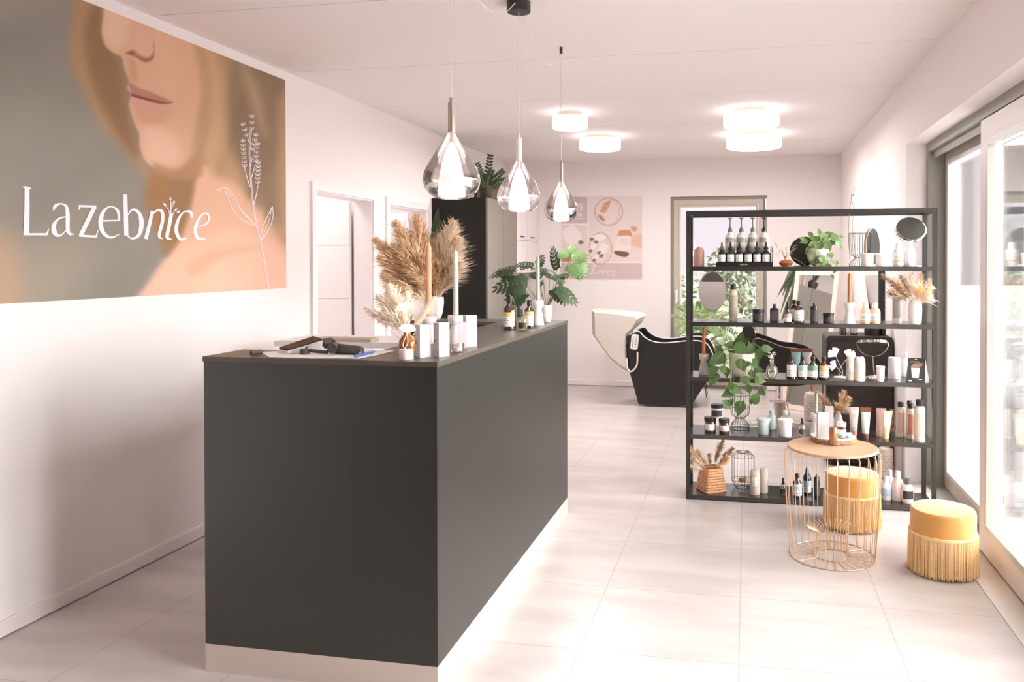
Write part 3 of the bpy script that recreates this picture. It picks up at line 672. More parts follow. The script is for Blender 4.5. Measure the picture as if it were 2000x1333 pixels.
# ------------------------------------------------------------------ kitchen corner at the left
t = thing('tall_cabinet', 'tall black cabinet standing against the left wall behind the counter', 'cabinet', (-2.637, 7.0, 0))
MB().box(-.263, .263, .02, .96, .06, 2.09).build('body', mat('black_cabinet', (34, 32, 28), .6, spec=.25, bump=.08, nscale=500), t, smooth=False)
MB().box(-.263, .263, 0, .02, .0, 2.09).build('side_panel', MATS['black_cabinet'], t, smooth=False)
MB().box(.264, .282, .005, .478, .06, 2.087).build('door', mat('black_cabinet_lit', (110, 104, 94), .45, bump=.08, nscale=500), t, smooth=False)  # black doors; light from the right is put into a paler base colour
MB().box(.264, .282, .482, .957, .06, 2.087).build('door', MATS['black_cabinet_lit'], t, smooth=False)
t = thing('wall_cabinet', 'white upper cabinet with small dark pulls beside the pale poster', 'cabinet', (-2.71, 8.68, 1.369))
MB().box(-.19, .175, -.69, .68, 0, .82).build('body', whitel, t, smooth=False)
for i in range(3):
    for j, (z0, z1) in enumerate(((.003, .368), (.374, .817))):
        y0 = -.69+i*.457
        d_ = MB().box(.176, .195, y0+.003, y0+.454, z0, z1).build('door', whitel, t, smooth=False)
        MB().box(.196, .215, y0+.16, y0+.29, z0+.035, z0+.045).build('handle', MATS['black_metal'], d_, smooth=False)
t = thing('base_cabinet', 'white low kitchen cabinet along the left wall below the upper cabinet', 'cabinet', (-2.6, 8.68, 0))
MB().box(-.3, .2, -.7, .68, .1, .87).build('body', whitel, t, smooth=False)
MB().box(-.3, .15, -.7, .68, 0, .1).build('plinth', greyf, t, smooth=False)
MB().box(-.3, .235, -.7, .68, .872, .91).build('worktop', MATS['worktop_black'], t, smooth=False)
for i in range(3): MB().box(.201, .22, -.697+i*.457, -.246+i*.457, .105, .866).build('door', whitel, t, smooth=False)
kp = Vector((-2.47, 8.20, .911)); t = thing('kettle', 'black electric kettle with a square handle behind the brown bottle', 'kettle', kp)
MB().lathe([(.075, 0), (.08, .01), (.07, .2), (.06, .25), (.02, .265), (.012, .285)], 24).build('body', MATS['black_metal'], t)
MB().tube([(-.065, 0, .23), (-.12, 0, .24), (-.125, 0, .22), (-.125, 0, .07), (-.12, 0, .055), (-.075, 0, .06)], .011, 8).build('handle', MATS['black_metal'], t)
MB().tube([(.06, 0, .16), (.1, 0, .2)], [.02, .012], 8).build('spout', MATS['black_metal'], t)

# zz plant, frame and bottle on the tall cabinet
def zz_stem(mb_, p, d, L, n, lw, up=.5, curve=.15):
    p = Vector(p); d = Vector(d).normalized(); pts = [p+d*L*k/6+Vector((0, 0, -curve*L*(k/6)**2)) for k in range(7)]
    mb_.tube(pts, [.006*(1-k*.12) for k in range(7)], 5, 1)
    for i in range(n):
        t_ = .25+.75*i/n; k = min(5, int(t_*6)); q = pts[k].lerp(pts[k+1], t_*6-k); ax = (pts[k+1]-pts[k]).normalized(); sd_ = ax.cross(Vector((.2, -1, .1))).normalized()
        for sg in (-1, 1): mb_.leaf(q, sd_*sg+ax*.55, Vector((0, -1, .3)), lw*(1-.4*t_), lw*.42, 'lance', .15, .2)
t = thing('zz_plant', 'dark green plant with long leafy stems in a pot on the tall black cabinet', 'plant', (-2.52, 7.45, 2.091))
MB().lathe([(.05, 0), (.055, .01), (.07, .13), (.066, .13), (.06, .11)], 24).build('pot', mat('dark_pot', (62, 56, 50), .5), t)
mb_ = MB()
for i, (dx, dz, L) in enumerate(((.15, 1, .42), (-.5, .8, .3), (.55, .75, .3), (-.2, .9, .33), (.8, .5, .28), (-.85, .45, .26), (.3, .8, .26), (-.4, 1, .24))):
    zz_stem(mb_, (0, 0, .11), (dx, random.uniform(-.3, .3), dz), L, 8, .062)
mb_.build('foliage', [grn2, stg], t)
t = thing('wooden_frame', 'dark brown wooden frame leaning behind the plant on the tall cabinet', 'frame', (-2.56, 7.68, 2.091), .1)
mb_ = MB(); frame_rect(mb_, -.16, .16, 0, .2, 0, .02, .03); mb_.build('frame', mat('dark_wood', (76, 54, 40), .5), t, smooth=False)
MB().box(-.13, .13, .01, .018, .03, .17).build('picture', mat('ochre_print', (176, 146, 108), .6, noise=.3, nscale=12), t, smooth=False)
vessel('ceramic_bottle', 'slim beige ceramic bottle beside the plant on the tall black cabinet', 'bottle', (-2.40, 7.62, 2.091), .022, .17, mat('beige_ceramic', (196, 176, 154), .5), None, prof='straight', cap=None)

# ------------------------------------------------------------------ display shelf
shm = mat('shelf_black', (50, 48, 43), .45)
shb = mat('shelf_board_black', (54, 52, 47), .2, spec=.9)
SX0, SX1, SY0, SY1 = -.3751, 1.1016, 4.972, 5.272
LV = dict(A=1.459, B=1.114, C=.768, D=.410, E=.032)
t = thing('display_shelf', 'open black metal display shelf unit with five boards', 'shelf', (SX0, SY0, 0))
W_, D_, P_ = SX1-SX0, SY1-SY0, .024
for x in (0, W_-P_):
    for y in (0, D_-P_): MB().box(x, x+P_, y, y+P_, 0, 1.806).build('post', shm, t, smooth=False)
for y in (0, D_-P_): MB().box(P_, W_-P_, y, y+P_, 1.78, 1.806).build('rail', shm, t, smooth=False)
for x in (0, W_-P_): MB().box(x, x+P_, P_, D_-P_, 1.78, 1.806).build('rail', shm, t, smooth=False)
for z in LV.values():
    MB().box(P_, W_-P_, .001, D_-.001, z-.027, z).box(.001, P_, P_, D_-P_, z-.027, z).box(W_-P_, W_-.001, P_, D_-P_, z-.027, z).build('shelf_board', shb, t, smooth=False)
e = .0006
def S(lv, px, py, r=.02, dy=0):
    """point on a board whose front contact shows at px,py"""
    z = LV[lv]
    p = at(px, py, Z=z); y = min(max(p.y+r, SY0+r+.004), SY1-r-.03)+dy
    q = at(px, py, Y=y); return Vector((q.x, y, z+e))
def SA(px, y): q = at(px, 500, Y=y); return Vector((q.x, y, LV['A']+e))
def sz(p, wpx, hpx): k = mpp(p); return wpx*k/2, hpx*k

brown = glass('brown_glass', (64, 40, 26), .10, .08, .86)
darkg = mat('dark_bottle', (44, 42, 40), .25)
blackp = mat('black_plastic', (40, 38, 36), .4)
whitep = mat('white_plastic', (246, 242, 242), .4)
greyp = mat('grey_plastic', (110, 112, 106), .4)
milky = mat('milky_plastic', (244, 240, 238), .35)
paper = mat('paper_white', (242, 238, 236), .7)
cream = mat('cream_metal', (214, 200, 178), .4)
amber = glass('amber_glass', (206, 132, 52), .14, .03, .35)
ceram = mat('white_ceramic', (244, 238, 234), .35)
ceram2 = mat('greige_ceramic', (206, 194, 184), .6)
orangec = mat('orange_wax', (196, 116, 66), .5)
sagec = mat('sage_wax', (196, 206, 190), .5)
wireb = mat('wire_black', (62, 56, 48), .4, .4)
waxgold = mat('gold_wire', (226, 200, 152), .3, .8)
chromem = MATS['chrome']
mirrorm = mat('mirror_glass', (236, 236, 234), .02, 1)

# ---- board A
p = SA(1365.5, 5.10); r, h = sz(p, 20, 39)
t = thing('candle_jar', 'pink ribbed glass dome jar at the left end of the top board', 'jar', p)
mb_ = MB(); mb_.lathe([(r*(1+.025*(i % 2)), h*(.02+.056*i)) for i in range(14)]+[(r*.85, h*.86), (r*.6, h*.96), (r*.2, h)], 28); mb_.build('glass_dome', mat('pink_glass', (226, 172, 160), .25, trans=.3), t)
MB().lathe([(r*1.02, 0), (r*1.02, h*.02)], 28).build('base', mat('brown_base', (150, 112, 100), .5), t)
# tray with small serum bottles
tp = SA(1453.5, 5.07); k = mpp(tp); tw = 109*k
t = thing('display_tray', 'black stepped display tray with white lettering holding small dropper bottles', 'tray', tp)
mb_ = MB(); mb_.box(-tw/2, tw/2, -.035, .085, 0, .026); mb_.box(-tw/2+.01, tw/2-.01, .025, .085, .026, .085); mb_.build('tray_body', blackp, t, smooth=False)
for x in (-tw/2+.002, tw/2-.004): MB().box(x-.002, x+.002, -.033, .083, .026, .12).build('side_plate', glass('acrylic', (236, 232, 230), .1, .02), t, smooth=False)
for x in (-tw/2, tw/2-.016, tw/2-.005): MB().box(x, x+.0025, -.036, -.033, .02, .125).build('side_edge', blackp, t, smooth=False)
text_obj('davines', t, 'printed_name', ltm, .016, Matrix.Translation((-.026, -.0355, .008)) @ Matrix.Rotation(R_(90), 4, 'X'))
dl = ['grey dropper cap', 'second from the left', 'third from the left', 'fourth from the left', 'fifth from the left', 'farthest right']
for i, px in enumerate((1410, 1427, 1444, 1461.5, 1478.5, 1496)):
    q = at(px, 500, Y=tp.y-.012); vessel('dropper_bottle', ('small dark serum bottle with %s, in the black tray' % dl[i]) if i == 0 else 'small dark serum bottle with black dropper, %s in the tray' % dl[i], 'bottle', Vector((q.x, tp.y-.009, tp.z+.0265)), 7.6*k, 39.5*k, darkg, greyp if i == 0 else blackp, paper, 'dropper', 'dropper', (.03, .39), None, 2, 'serum bottles in the tray')
pl = ['leftmost', 'second from the left', 'third from the left', 'rightmost, with a black pump']
for i, px in enumerate((1426, 1448, 1470, 1492)):
    q = at(px, 500, Y=tp.y+.055); vessel('pump_bottle', 'tall white pump bottle with picture label behind the tray, %s' % pl[i], 'bottle', Vector((q.x, tp.y+.055, tp.z+.0855)), 10.2*k, 68*k*1.02, mat('frosted_white', (226, 222, 220), .4), greyp if i < 3 else blackp, mat('label_picture', (168, 160, 148), .6, noise=.5, nscale=90), 'pumpb', 'pump', (.30, .44), None, 0, 'white pump bottles on the top board', 56)
# squat amber vase with twigs
p = SA(1535, 5.06); r, h = sz(p, 27, 21)
t = thing('bud_vase', 'squat amber glass vase with thin dried sprigs on the top board', 'vase', p)
MB().lathe([(r*.45, 0), (r*.85, h*.1), (r, h*.32), (r*.8, h*.52), (r*.3, h*.64), (r*.24, h*.85), (r*.3, h)], 28, close=False).build('glass_body', amber, t)
mb_ = MB()
for i in range(7):
    d = Vector((random.uniform(-1.2, 1.0), random.uniform(-.4, .4), random.uniform(.3, 1.1))); q = smooth_path([(0, 0, h*.5), (d.x*.01, d.y*.01, h), tuple(Vector((0, 0, h))+d*.045), tuple(Vector((0, 0, h*.95))+d*.07)], 3); mb_.tube(q, .0007, 4, 0)
    for j in range(7): c_ = q[-1]*(.55+.08*j)+Vector((0, 0, h*.2)); mb_.leaf(c_, (random.uniform(-1, 1), random.uniform(-1, 1), .4), (0, -1, 0), .009, .006, 'lance', 0, .1, 1)
mb_.tube(smooth_path([(.0, 0, h*.75), (.05, 0, h*.72), (.09, 0, h*.4), (.12, 0, .004)], 4), .001, 4, 0)
mb_.build('dried_sprigs', [stemm, mat('dried_leaf', (150, 128, 84), .8)], t)

def pothos(name, label, loc, pot_fn, leaves, stems_from, mt, seed=3, ysp=.05):
    rnd = random.Random(seed); t_ = thing(name, label, 'plant', loc)
    pot_fn(t_); mb_ = MB(); st = MB()
    for (px, py, spx, ang, dy) in leaves:
        y = loc.y+dy; q = at(px, py, Y=y); L = spx*mpp(q); a = R_(ang)
        d = RT*math.cos(a)+UP*math.sin(a)+Vector((0, rnd.uniform(-.35, .1), 0))
        n = Vector((rnd.uniform(-.45, .45), -1, rnd.uniform(-.1, .7)))
        b0 = q-loc-d.normalized()*L*.5
        mb_.leaf(b0, d, n, L, L*.74, 'heart', rnd.uniform(.05, .3), .18)
        sf = Vector(stems_from); mid = (b0+sf)/2+Vector((0, -.01, abs(b0.x-sf.x)*.35+.01 if b0.z > -.05 else .0))
        pts = [sf, mid, b0] if b0.z > -.04 else [sf, Vector((sf.x+(b0.x-sf.x)*.75, min(b0.y, sf.y-.08), sf.z+.01)), Vector((b0.x*.95, b0.y, (sf.z+b0.z)/2)), b0]
        st.tube(smooth_path(pts, 5), .0011, 5)
    mb_.build('leaves', mt, t_); st.build('stems', stg, t_); return t_
LA = [(1600, 452, 12, 95, 0), (1612, 462, 20, 10, -.02), (1588, 466, 18, 160, .0), (1570, 472, 16, 190, 0), (1578, 490, 16, 230, -.03), (1596, 478, 20, 120, -.04), (1607, 475, 18, 60, -.03), (1622, 458, 22, 20, .01), (1634, 466, 22, -20, -.02), (1640, 478, 20, -60, -.03), (1618, 484, 20, -70, -.05), (1628, 474, 16, -10, 0), (1600, 498, 20, -100, -.07), (1590, 506, 18, -70, -.07), (1608, 508, 18, -40, -.08), (1624, 500, 13, -80, -.06), (1620, 522, 16, -20, -.1), (1612, 516, 16, 190, -.1), (1632, 520, 13, -40, -.1), (1596, 522, 16, 200, -.1), (1630, 530, 12, -110, -.1), (1626, 541, 9, -60, -.1), (1634, 512, 11, 80, -.09), (1584, 478, 14, 200, -.03), (1566, 466, 11, 160, 0), (1602, 464, 16, 40, .01), (1612, 472, 18, -150, -.03), (1590, 492, 16, -40, -.05), (1645, 462, 10, 0, 0), (1582, 457, 13, 130, .02)]
p = SA(1600, 5.13); r, h = sz(p, 46, 34)
def potA(t_):
    MB().lathe([(r*.45, 0), (r*.7, h*.1), (r*.95, h*.45), (r, h*.7), (r*.94, h), (r*.86, h), (r*.86, h*.8), (0, h*.78)], 28, close=False).build('pot', mat('marbled_pot', (216, 208, 196), .4, noise=.14, nscale=40), t_)
pothos('pothos', 'trailing green pothos in a round pale pot on the top board', p, potA, LA, (0, 0, h*.9), mat('leaf_yellow_green', (118, 148, 86), .42, noise=.25, nscale=18), 5)
# round mirrors on the top board
def table_mirror(name, label, loc, R0, tilt, yaw, kind='disc', standh=.02, rimm=None):
    t_ = thing(name, label, 'mirror', loc, yaw)
    M = Matrix.Translation((0, 0, standh+R0*.98)) @ Matrix.Rotation(tilt, 4, 'X')
    mb_ = MB(); mb_.lathe([(R0*.97, -.008), (R0, -.006), (R0, .006), (R0*.97, .008)], 56); mb_.v = [tuple(M @ Matrix.Rotation(R_(90), 4, 'X') @ Vector(q)) for q in mb_.v]
    mb_.build('rim', rimm or blackp, t_)
    for sg, mt_, nm in ((1, mat('black_back', (50, 48, 44), .6), 'back'), (-1, mirrorm, 'mirror_face')):
        mb_ = MB(); mb_.lathe([(0, sg*.0085), (R0*.95, sg*.0085)], 56, close=False); mb_.v = [tuple(M @ Matrix.Rotation(R_(90), 4, 'X') @ Vector(q)) for q in mb_.v]; mb_.build(nm, mt_, t_)
    return t_
p = SA(1571.5, 5.235); R0 = 28.5*mpp(p)
t = table_mirror('vanity_mirror', 'round vanity mirror with plain black back behind the pothos', p, R0, 0, 0, standh=.005)
MB().lathe([(.04, 0), (.04, .006)], 30).build('foot', blackp, t)
p = SA(1703, 5.235); R0 = 39*mpp(p)
t = table_mirror('vanity_mirror', 'round mirror with thick wooden edge seen from the side on the top board', p, R0*.98, 0, R_(62), rimm=mat('ash_wood', (186, 164, 142), .5, noise=.1, nscale=50), standh=.0)
MB().box(-R0*.3, R0*.3, -.02, .02, 0, .012).build('foot', MATS['ash_wood'], t, smooth=False)

def wire_cage(name, label, loc, prof, nv, rings, wr=.0011, n=28, cat='lantern', mt=None, group=None):
    t_ = thing(name, label, cat, loc, 0, group); mb_ = MB()
    for i in range(nv):
        a = 2*math.pi*i/nv; mb_.tube([(r_*math.cos(a), r_*math.sin(a), z) for r_, z in prof], wr, 5)
    for r_, z in rings: mb_.tube([(r_*math.cos(2*math.pi*i/n), r_*math.sin(2*math.pi*i/n), z) for i in range(n)], wr*1.3, 5, close=True)
    mb_.build('wire_frame', mt or wireb, t_); return t_
def hourglass(R1, h, zt, zn):
    """upper basket, waist, lower dome (z fractions)"""
    return [(R1, h*zt), (R1, h*(zt*.55+zn*.45)), (R1*.93, h*(zn+.10)), (R1*.55, h*(zn+.03)), (R1*.42, h*zn), (R1*.5, h*(zn-.03)), (R1*.8, h*(zn*.6)), (R1*.97, h*.08), (R1, 0)]
p = SA(1679.5, 5.12); r, h = sz(p, 41, 65)
t = wire_cage('wire_candle_holder', 'black wire hourglass holder with a dried twig on the top board', p, hourglass(r, h, 1, .26), 26, [(r, h), (r*.42, h*.26), (r, .001)])
MB().tube(smooth_path([(-r*.9, 0, h*.2), (-r*1.05, .0, h*.9), (-r*.95, .0, h*1.7), (-r*.8, .0, h*2.0), (-r*.78, 0, h*2.18), (-r*.62, 0, h*2.12), (-r*.55, 0, h*2.3), (-r*.48, 0, h*2.36)], 5), .0018, 5).tube(smooth_path([(-r*.4, 0, h*.3), (-r*.66, .01, h*1.2), (-r*.5, .01, h*1.75), (-r*.7, .01, h*1.86), (-r*.55, .01, h*1.95)], 5), .0012, 5).build('dried_twig', mat('twig', (140, 122, 92), .8), t)
for i, (px, lb) in enumerate(((1694, 'white lidded tub on the top board, the left one of the two tubs'), (1722.5, 'white lidded tub on the top board, the one beside the cream bottle'))):
    p = SA(px, 5.02); r, h = sz(p, 26, 26); vessel('tub', lb, 'tub', p, r*.98, h, milky, whitep, None, 'tub', 'tub', group='white tubs on the top board')
amb = mat('honey_liquid', (240, 186, 124), .3)
p = SA(1754.5, 5.03); r, h = sz(p, 21, 46); vessel('shampoo_bottle', 'white bottle with honey-coloured liquid at its foot on the top board', 'bottle', p, r, h, whitep, whitep, mat('pale_label', (246, 234, 222), .6), 'soft', 'screw', (.2, .6), (amb, 0, .86), 3)
p = SA(1776.5, 5.03); r, h = sz(p, 22, 49); vessel('shampoo_bottle', 'plain white bottle below the tilted chrome mirror on the top board', 'bottle', p, r, h, whitep, whitep, None, 'soft', 'screw')
def magnifier(label, loc, centre, Rm, tiltx, flat, bt=None, yaw=0, face=None):
    """mirror in a half-ring yoke on a thin pole and round foot"""
    t_ = thing('cosmetic_mirror', label, 'mirror', loc); c_ = Vector(centre)-Vector(loc)
    M = Matrix.Translation(c_) @ Matrix.Rotation(yaw, 4, 'Z') @ Matrix.Rotation(tiltx, 4, 'X')
    mb_ = MB(); mb_.lathe([(Rm*.96, -.009), (Rm, -.007), (Rm, .007), (Rm*.96, .009)], 60); mb_.v = [tuple(M @ Vector(q)) for q in mb_.v]; mb_.build('rim', chromem, t_)
    for sg, mt_, nm in ((1, face or mirrorm, 'mirror_face'), (-1, bt or mirrorm, 'back')):
        mb_ = MB(); mb_.lathe([(0, sg*.0095), (Rm*.955, sg*.0095)], 56, close=False); mb_.v = [tuple(M @ Vector(q)) for q in mb_.v]; mb_.build(nm, mt_, t_)
    Ry = Rm*1.06; Mz = Matrix.Translation(c_) @ Matrix.Rotation(yaw, 4, 'Z')
    pts = [Mz @ Vector((Ry*math.cos(R_(a)), 0, Ry*math.sin(R_(a))*flat)) for a in range(180, 361, 10)]
    MB().tube(pts, .0022, 6).build('yoke', chromem, t_)
    bz = c_.z-Ry*flat
    MB().tube([(c_.x, c_.y, bz), (0, 0, .01)], .0042, 8).build('pole', chromem, t_)
    MB().lathe([(.001, .018), (.02, .012), (Rm*.68, .005), (Rm*.7, 0)], 40).build('foot', chromem, t_)
    return t_
blackface = mat('reflecting_black', (62, 60, 54), .5)
c0 = at(1779, 448, Y=5.2); magnifier('round chrome cosmetic mirror with a black face at the right end of the top board', Vector((c0.x+.006, 5.2, LV['A']+e)), c0, 28*mpp(c0), R_(54), .86, mirrorm, face=blackface)
# ---- board B
p = S('B', 1393, 626, .035); c0 = at(1391, 569, Y=p.y+.01); k = mpp(c0)
t = thing('oval_mirror', 'oval mirror in thin gold wire frame with scrolled feet on the second board', 'mirror', p)
cc = c0-p; ex, ez = 25.5*k, 37*k; tl = R_(6)
def ov(a, s_=1, dy=0): return cc+Vector((ex*s_*math.cos(a)+ez*s_*math.sin(a)*math.sin(tl)*-.1, dy+.18*ez*s_*math.sin(a), ez*s_*math.sin(a)))
n = 48
MB().add([cc]+[ov(2*math.pi*i/n) for i in range(n)], [(0, 1+i, 1+(i+1) % n) for i in range(n)]).build('mirror_face', mirrorm, t, smooth=False)
MB().add([cc+Vector((0, .004, 0))]+[ov(2*math.pi*i/n, 1, .004) for i in range(n)], [(0, 1+(i+1) % n, 1+i) for i in range(n)]).build('back', mat('felt_back', (150, 140, 126), .9), t, smooth=False)
MB().tube([ov(2*math.pi*i/n, 1.03) for i in range(n)], .0022, 6, close=True).build('rim', waxgold, t)
mb_ = MB()
for sg in (-1, 1):
    b0 = Vector((sg*.02, 0, cc.z-ez)); mb_.tube(smooth_path([(sg*.045, .0, cc.z-ez*.85), (sg*.02, 0, cc.z-ez*1.05), (-sg*.04, 0, .03), (-sg*.06, 0, .012), (-sg*.075, 0, .004), (-sg*.04, -.01, .004)]), .0015, 5)
    q = [(sg*(.075+.012*math.cos(a)), -.0, .016+.012*math.sin(a)) for a in [R_(x) for x in range(-90, 200, 30)]]; mb_.tube(smooth_path([(sg*.03, 0, .004)]+q, 3), .0015, 5)
    mb_.tube(smooth_path([(sg*.075, 0, .004), (sg*.115, 0, .006), (sg*.125, 0, .02), (sg*.112, 0, .026)]), .0015, 5)
mb_.build('scroll_feet', waxgold, t)
def item(lv, name, label, px, py, wpx, hpx, body, capm, lab, prof, cap, cat='bottle', **kw):
    p_ = S(lv, px, py, wpx*.0016); r_, h_ = sz(p_, wpx, hpx); kw2 = dict(kw); 
    return vessel(name, label, cat, p_, r_, h_, body, capm, lab, prof, cap, **kw2)
inkw = mat('label_black', (62, 60, 60), .6, noise=.5, nscale=160)
pinkl = mat('label_pink', (214, 168, 156), .7); teall = mat('label_teal', (170, 206, 198), .7, noise=.12, nscale=120); greenl = mat('label_green', (112, 150, 122), .7, noise=.2, nscale=120)
orangel = mat('label_orange', (240, 190, 136), .7); bluel = mat('label_blue', (184, 204, 224), .7); whitel2 = paper
item('B', 'hairspray_can', 'tall beige spray can with black cap beside the oval mirror', 1432, 628, 17, 72, cream, blackp, mat('label_taupe', (176, 164, 144), .6, noise=.2, nscale=120), 'can', 'can', lz=(.12, .7), lines=0)
item('B', 'cream_jar', 'round black jar, left of the square black bottle on the second board', 1481, 630.5, 22, 26, darkg, blackp, inkw, 'jar', 'jar', cat='jar', lz=(.1, .62), lines=2)
t = thing('cologne_bottle', 'flat square black bottle with printed crest on the second board', 'bottle', S('B', 1512.5, 631, .02))
r, h = sz(t.location, 17, 36)
MB().slab(rrect(2*r, 1.3*r, .3*r, 4), 0, h*.74).slab(rrect(1.5*r, .9*r, .3*r, 4), h*.74, h*.79).build('body', darkg, t)
MB().lathe([(.36*r, h*.79), (.4*r, h*.82), (.4*r, h)], 18).build('cap', blackp, t)
MB().box(-r*.7, r*.7, -r*.66, -r*.65, h*.12, h*.66).build('paper_label', inkw, t, smooth=False)
item('B', 'serum_bottle', 'small brown serum bottle with a pink and white label', 1538.5, 632, 15, 40, brown, blackp, paper, 'dropper', 'spray', lz=(.06, .44), band=(pinkl, .5, 0), lines=1)
item('B', 'shampoo_bottle', 'brown bottle half hidden behind the large white-labelled bottle', 1551, 627.5, 17, 41, brown, blackp, paper, 'pharma', 'screw', lz=(.08, .56), lines=1)
item('B', 'shampoo_bottle', 'brown bottle with plain white label beside the dark spray bottle', 1560.5, 632.5, 20, 43, brown, blackp, paper, 'pharma', 'screw', lz=(.1, .58), lines=3)
item('B', 'spray_bottle', 'slim dark spray bottle near the middle of the second board', 1590, 632.5, 14.5, 39, darkg, blackp, inkw, 'straight', 'spray', lz=(.08, .66), lines=2)
item('B', 'cream_jar', 'low black jar beside the orange candle on the second board', 1618, 633.5, 20.5, 20, darkg, blackp, inkw, 'jar', 'jar', cat='jar', lz=(.1, .58), lines=1)
def candle_holder(label, loc, R1, H, candle=None, clabel=None, cm=None, mt=None, group=None, rc=None):
    t_ = thing('candle_holder', label, 'candle holder', loc, 0, group)
    MB().lathe([(R1*.96, 0), (R1, H*.03), (R1*.9, H*.2), (R1*.6, H*.62), (R1*.62, H*.68), (R1*.9, H*.78), (R1*.95, H*.96), (R1*.92, H), (R1*.5, H), (R1*.48, H*.9), (0, H*.9)], 32, close=False).build('holder', mt or ceram, t_)
    if candle:
        c_ = thing('candle', clabel, 'candle', Vector(loc)+Vector((0, 0, H*.9+.0005)))
        rc_ = rc or R1*.3
        MB().lathe([(rc_*1.02, 0), (rc_*.95, candle*.93), (rc_*.8, candle*.95), (rc_*.3, candle*.99)], 20).build('wax_body', cm, c_)
        MB().tube([(0, 0, candle*.98), (.0005, 0, candle*1.012)], .0009, 5).build('wick', stemm, c_)
p = S('B', 1659, 633.5, .025); r, h = sz(p, 22, 41); candle_holder('white ceramic candle holder carrying an orange candle on the second board', p, r, h, 57*mpp(p)+h*.1, 'orange taper candle in the white holder on the second board', orangec, rc=3.6*mpp(p))
for px, lb in ((1690, 'clear bottle of yellow liquid with white label, left of a matching one'), (1709, 'clear bottle of yellow liquid with white label, nearer the spray can')):
    item('B', 'shower_gel_bottle', lb, px, 634, 20, 41, mat('pale_amber_plastic', (242, 206, 164), .3), whitep, paper, 'soft', 'screwlow', lz=(.18, .52), lines=3, group='yellow bottles on the second board')
item('B', 'hairspray_can', 'slim white spray can with grey-green print and black nozzle', 1751.5, 632.5, 17, 63, whitep, blackp, mat('label_greygreen', (166, 172, 156), .6, noise=.25, nscale=120), 'can', None, lz=(.16, .76), lines=0)
o = [q for q in C.objects if q.get('label', '').startswith('slim white spray')][0]; MB().lathe([(.010, .0), (.006, .012), (.003, .02)], 14).build('nozzle', blackp, o, loc=(0, 0, 54*mpp(o.location)))
p = S('B', 1787, 635.5, .03); r, h = sz(p, 26, 47); k = mpp(p)
def vB(t_): MB().lathe([(r*.72, 0), (r*.86, h*.1), (r, h*.55), (r*.96, h*.82), (r*.7, h*.97), (r*.62, h), (r*.5, h*.96), (.0, h*.6)], 32, close=False).build('vase_body', ceram, t_)
ppl = []
for (tx, ty, dy, mt_) in ((1722, 532, 0, pampd), (1740, 545, -.03, pampd), (1735, 568, -.05, pampd), (1760, 538, .02, pampd), (1780, 532, -.02, pampl), (1800, 535, .02, pamp), (1820, 545, 0, pampl), (1822, 560, -.04, pampl), (1818, 580, -.06, pampl), (1752, 556, -.06, pampd), (1798, 556, -.07, pamp)):
    q = at(tx, ty, Y=p.y+dy)-p; q.z = min(q.z, LV['A']-.03-p.z-.006); ppl.append(((0, 0, h*.85), q, .05, 260, mt_))
pampas_vase('pampas_vase', 'white vase of fluffy cream and brown pampas at the right of the second board', p, ppl, vB)
# ---- board C
p = S('C', 1374.5, 733, .02); r, h = sz(p, 20, 40); candle_holder('greige candle holder with orange candle at the left of the third board', p, r, h, 53*mpp(p)+h*.1, 'orange taper candle at the left end of the third board', orangec, mt=ceram2, rc=3.4*mpp(p))
p = S('C', 1449, 738, .06); r, h = sz(p, 50, 46)
def potC(t_): MB().lathe([(r*.72, 0), (r*.82, h*.06), (r*.98, h*.45), (r, h), (r*.93, h), (r*.92, h*.85), (0, h*.84)], 36, close=False).build('pot', mat('greige_pot', (222, 212, 202), .55), t_)
LC = [(1447, 660, 26, 80, .02), (1446, 672, 26, 10, 0), (1402, 682, 22, 120, -.01), (1408, 697, 26, 100, -.04), (1396, 704, 32, 200, -.06), (1412, 700, 22, -60, -.03), (1425, 674, 22, 170, 0), (1450, 682, 32, -25, -.04), (1466, 678, 22, 100, 0), (1471, 675, 20, 80, .02), (1483, 688, 24, 75, -.02), (1500, 681, 22, 5, -.01), (1495, 693, 12, -70, -.02), (1478, 703, 22, -80, .0), (1474, 712, 22, -50, -.05), (1449, 716, 28, -70, -.09), (1462, 711, 16, 10, -.08), (1396, 722, 26, 25, -.09), (1417, 722, 20, 0, -.08), (1392, 742, 30, -120, -.1), (1419, 729, 20, -100, -.08), (1453, 743, 22, 180, -.11), (1486, 744, 22, -5, -.11), (1472, 735, 16, -60, -.1), (1467, 727, 14, 80, -.09), (1481, 722, 22, 0, .02), (1420, 770, 26, 200, -.12), (1438, 762, 26, -20, -.12), (1427, 752, 18, 90, -.12), (1462, 762, 20, -80, -.12), (1476, 777, 26, 60, -.12), (1489, 768, 18, -50, -.12), (1418, 788, 22, 150, -.12), (1429, 784, 14, 60, -.12), (1422, 796, 14, -30, -.12), (1444, 800, 30, -105, -.12), (1450, 788, 16, 60, -.12), (1467, 786, 11, -80, -.12), (1432, 690, 24, 150, 0), (1458, 668, 20, 60, .02), (1440, 703, 16, 250, -.07)]
pothos('pothos', 'large trailing pothos in a pale pot hanging over the third board', p, potC, LC, (0, 0, h*.9), grn, 9)
p = S('C', 1507.5, 741, .03); r, h = sz(p, 24, 36)
t = thing('bud_vase', 'small clear glass vase with tiny white flowers on the third board', 'vase', p)
MB().lathe([(r*.55, 0), (r*.75, h*.08), (r, h*.35), (r*.85, h*.6), (r*.32, h*.76), (r*.3, h*.92), (r*.38, h)], 28, close=False).build('glass_body', glass('bud_glass', (226, 226, 214), .2, .03, .08), t)
mb_ = MB()
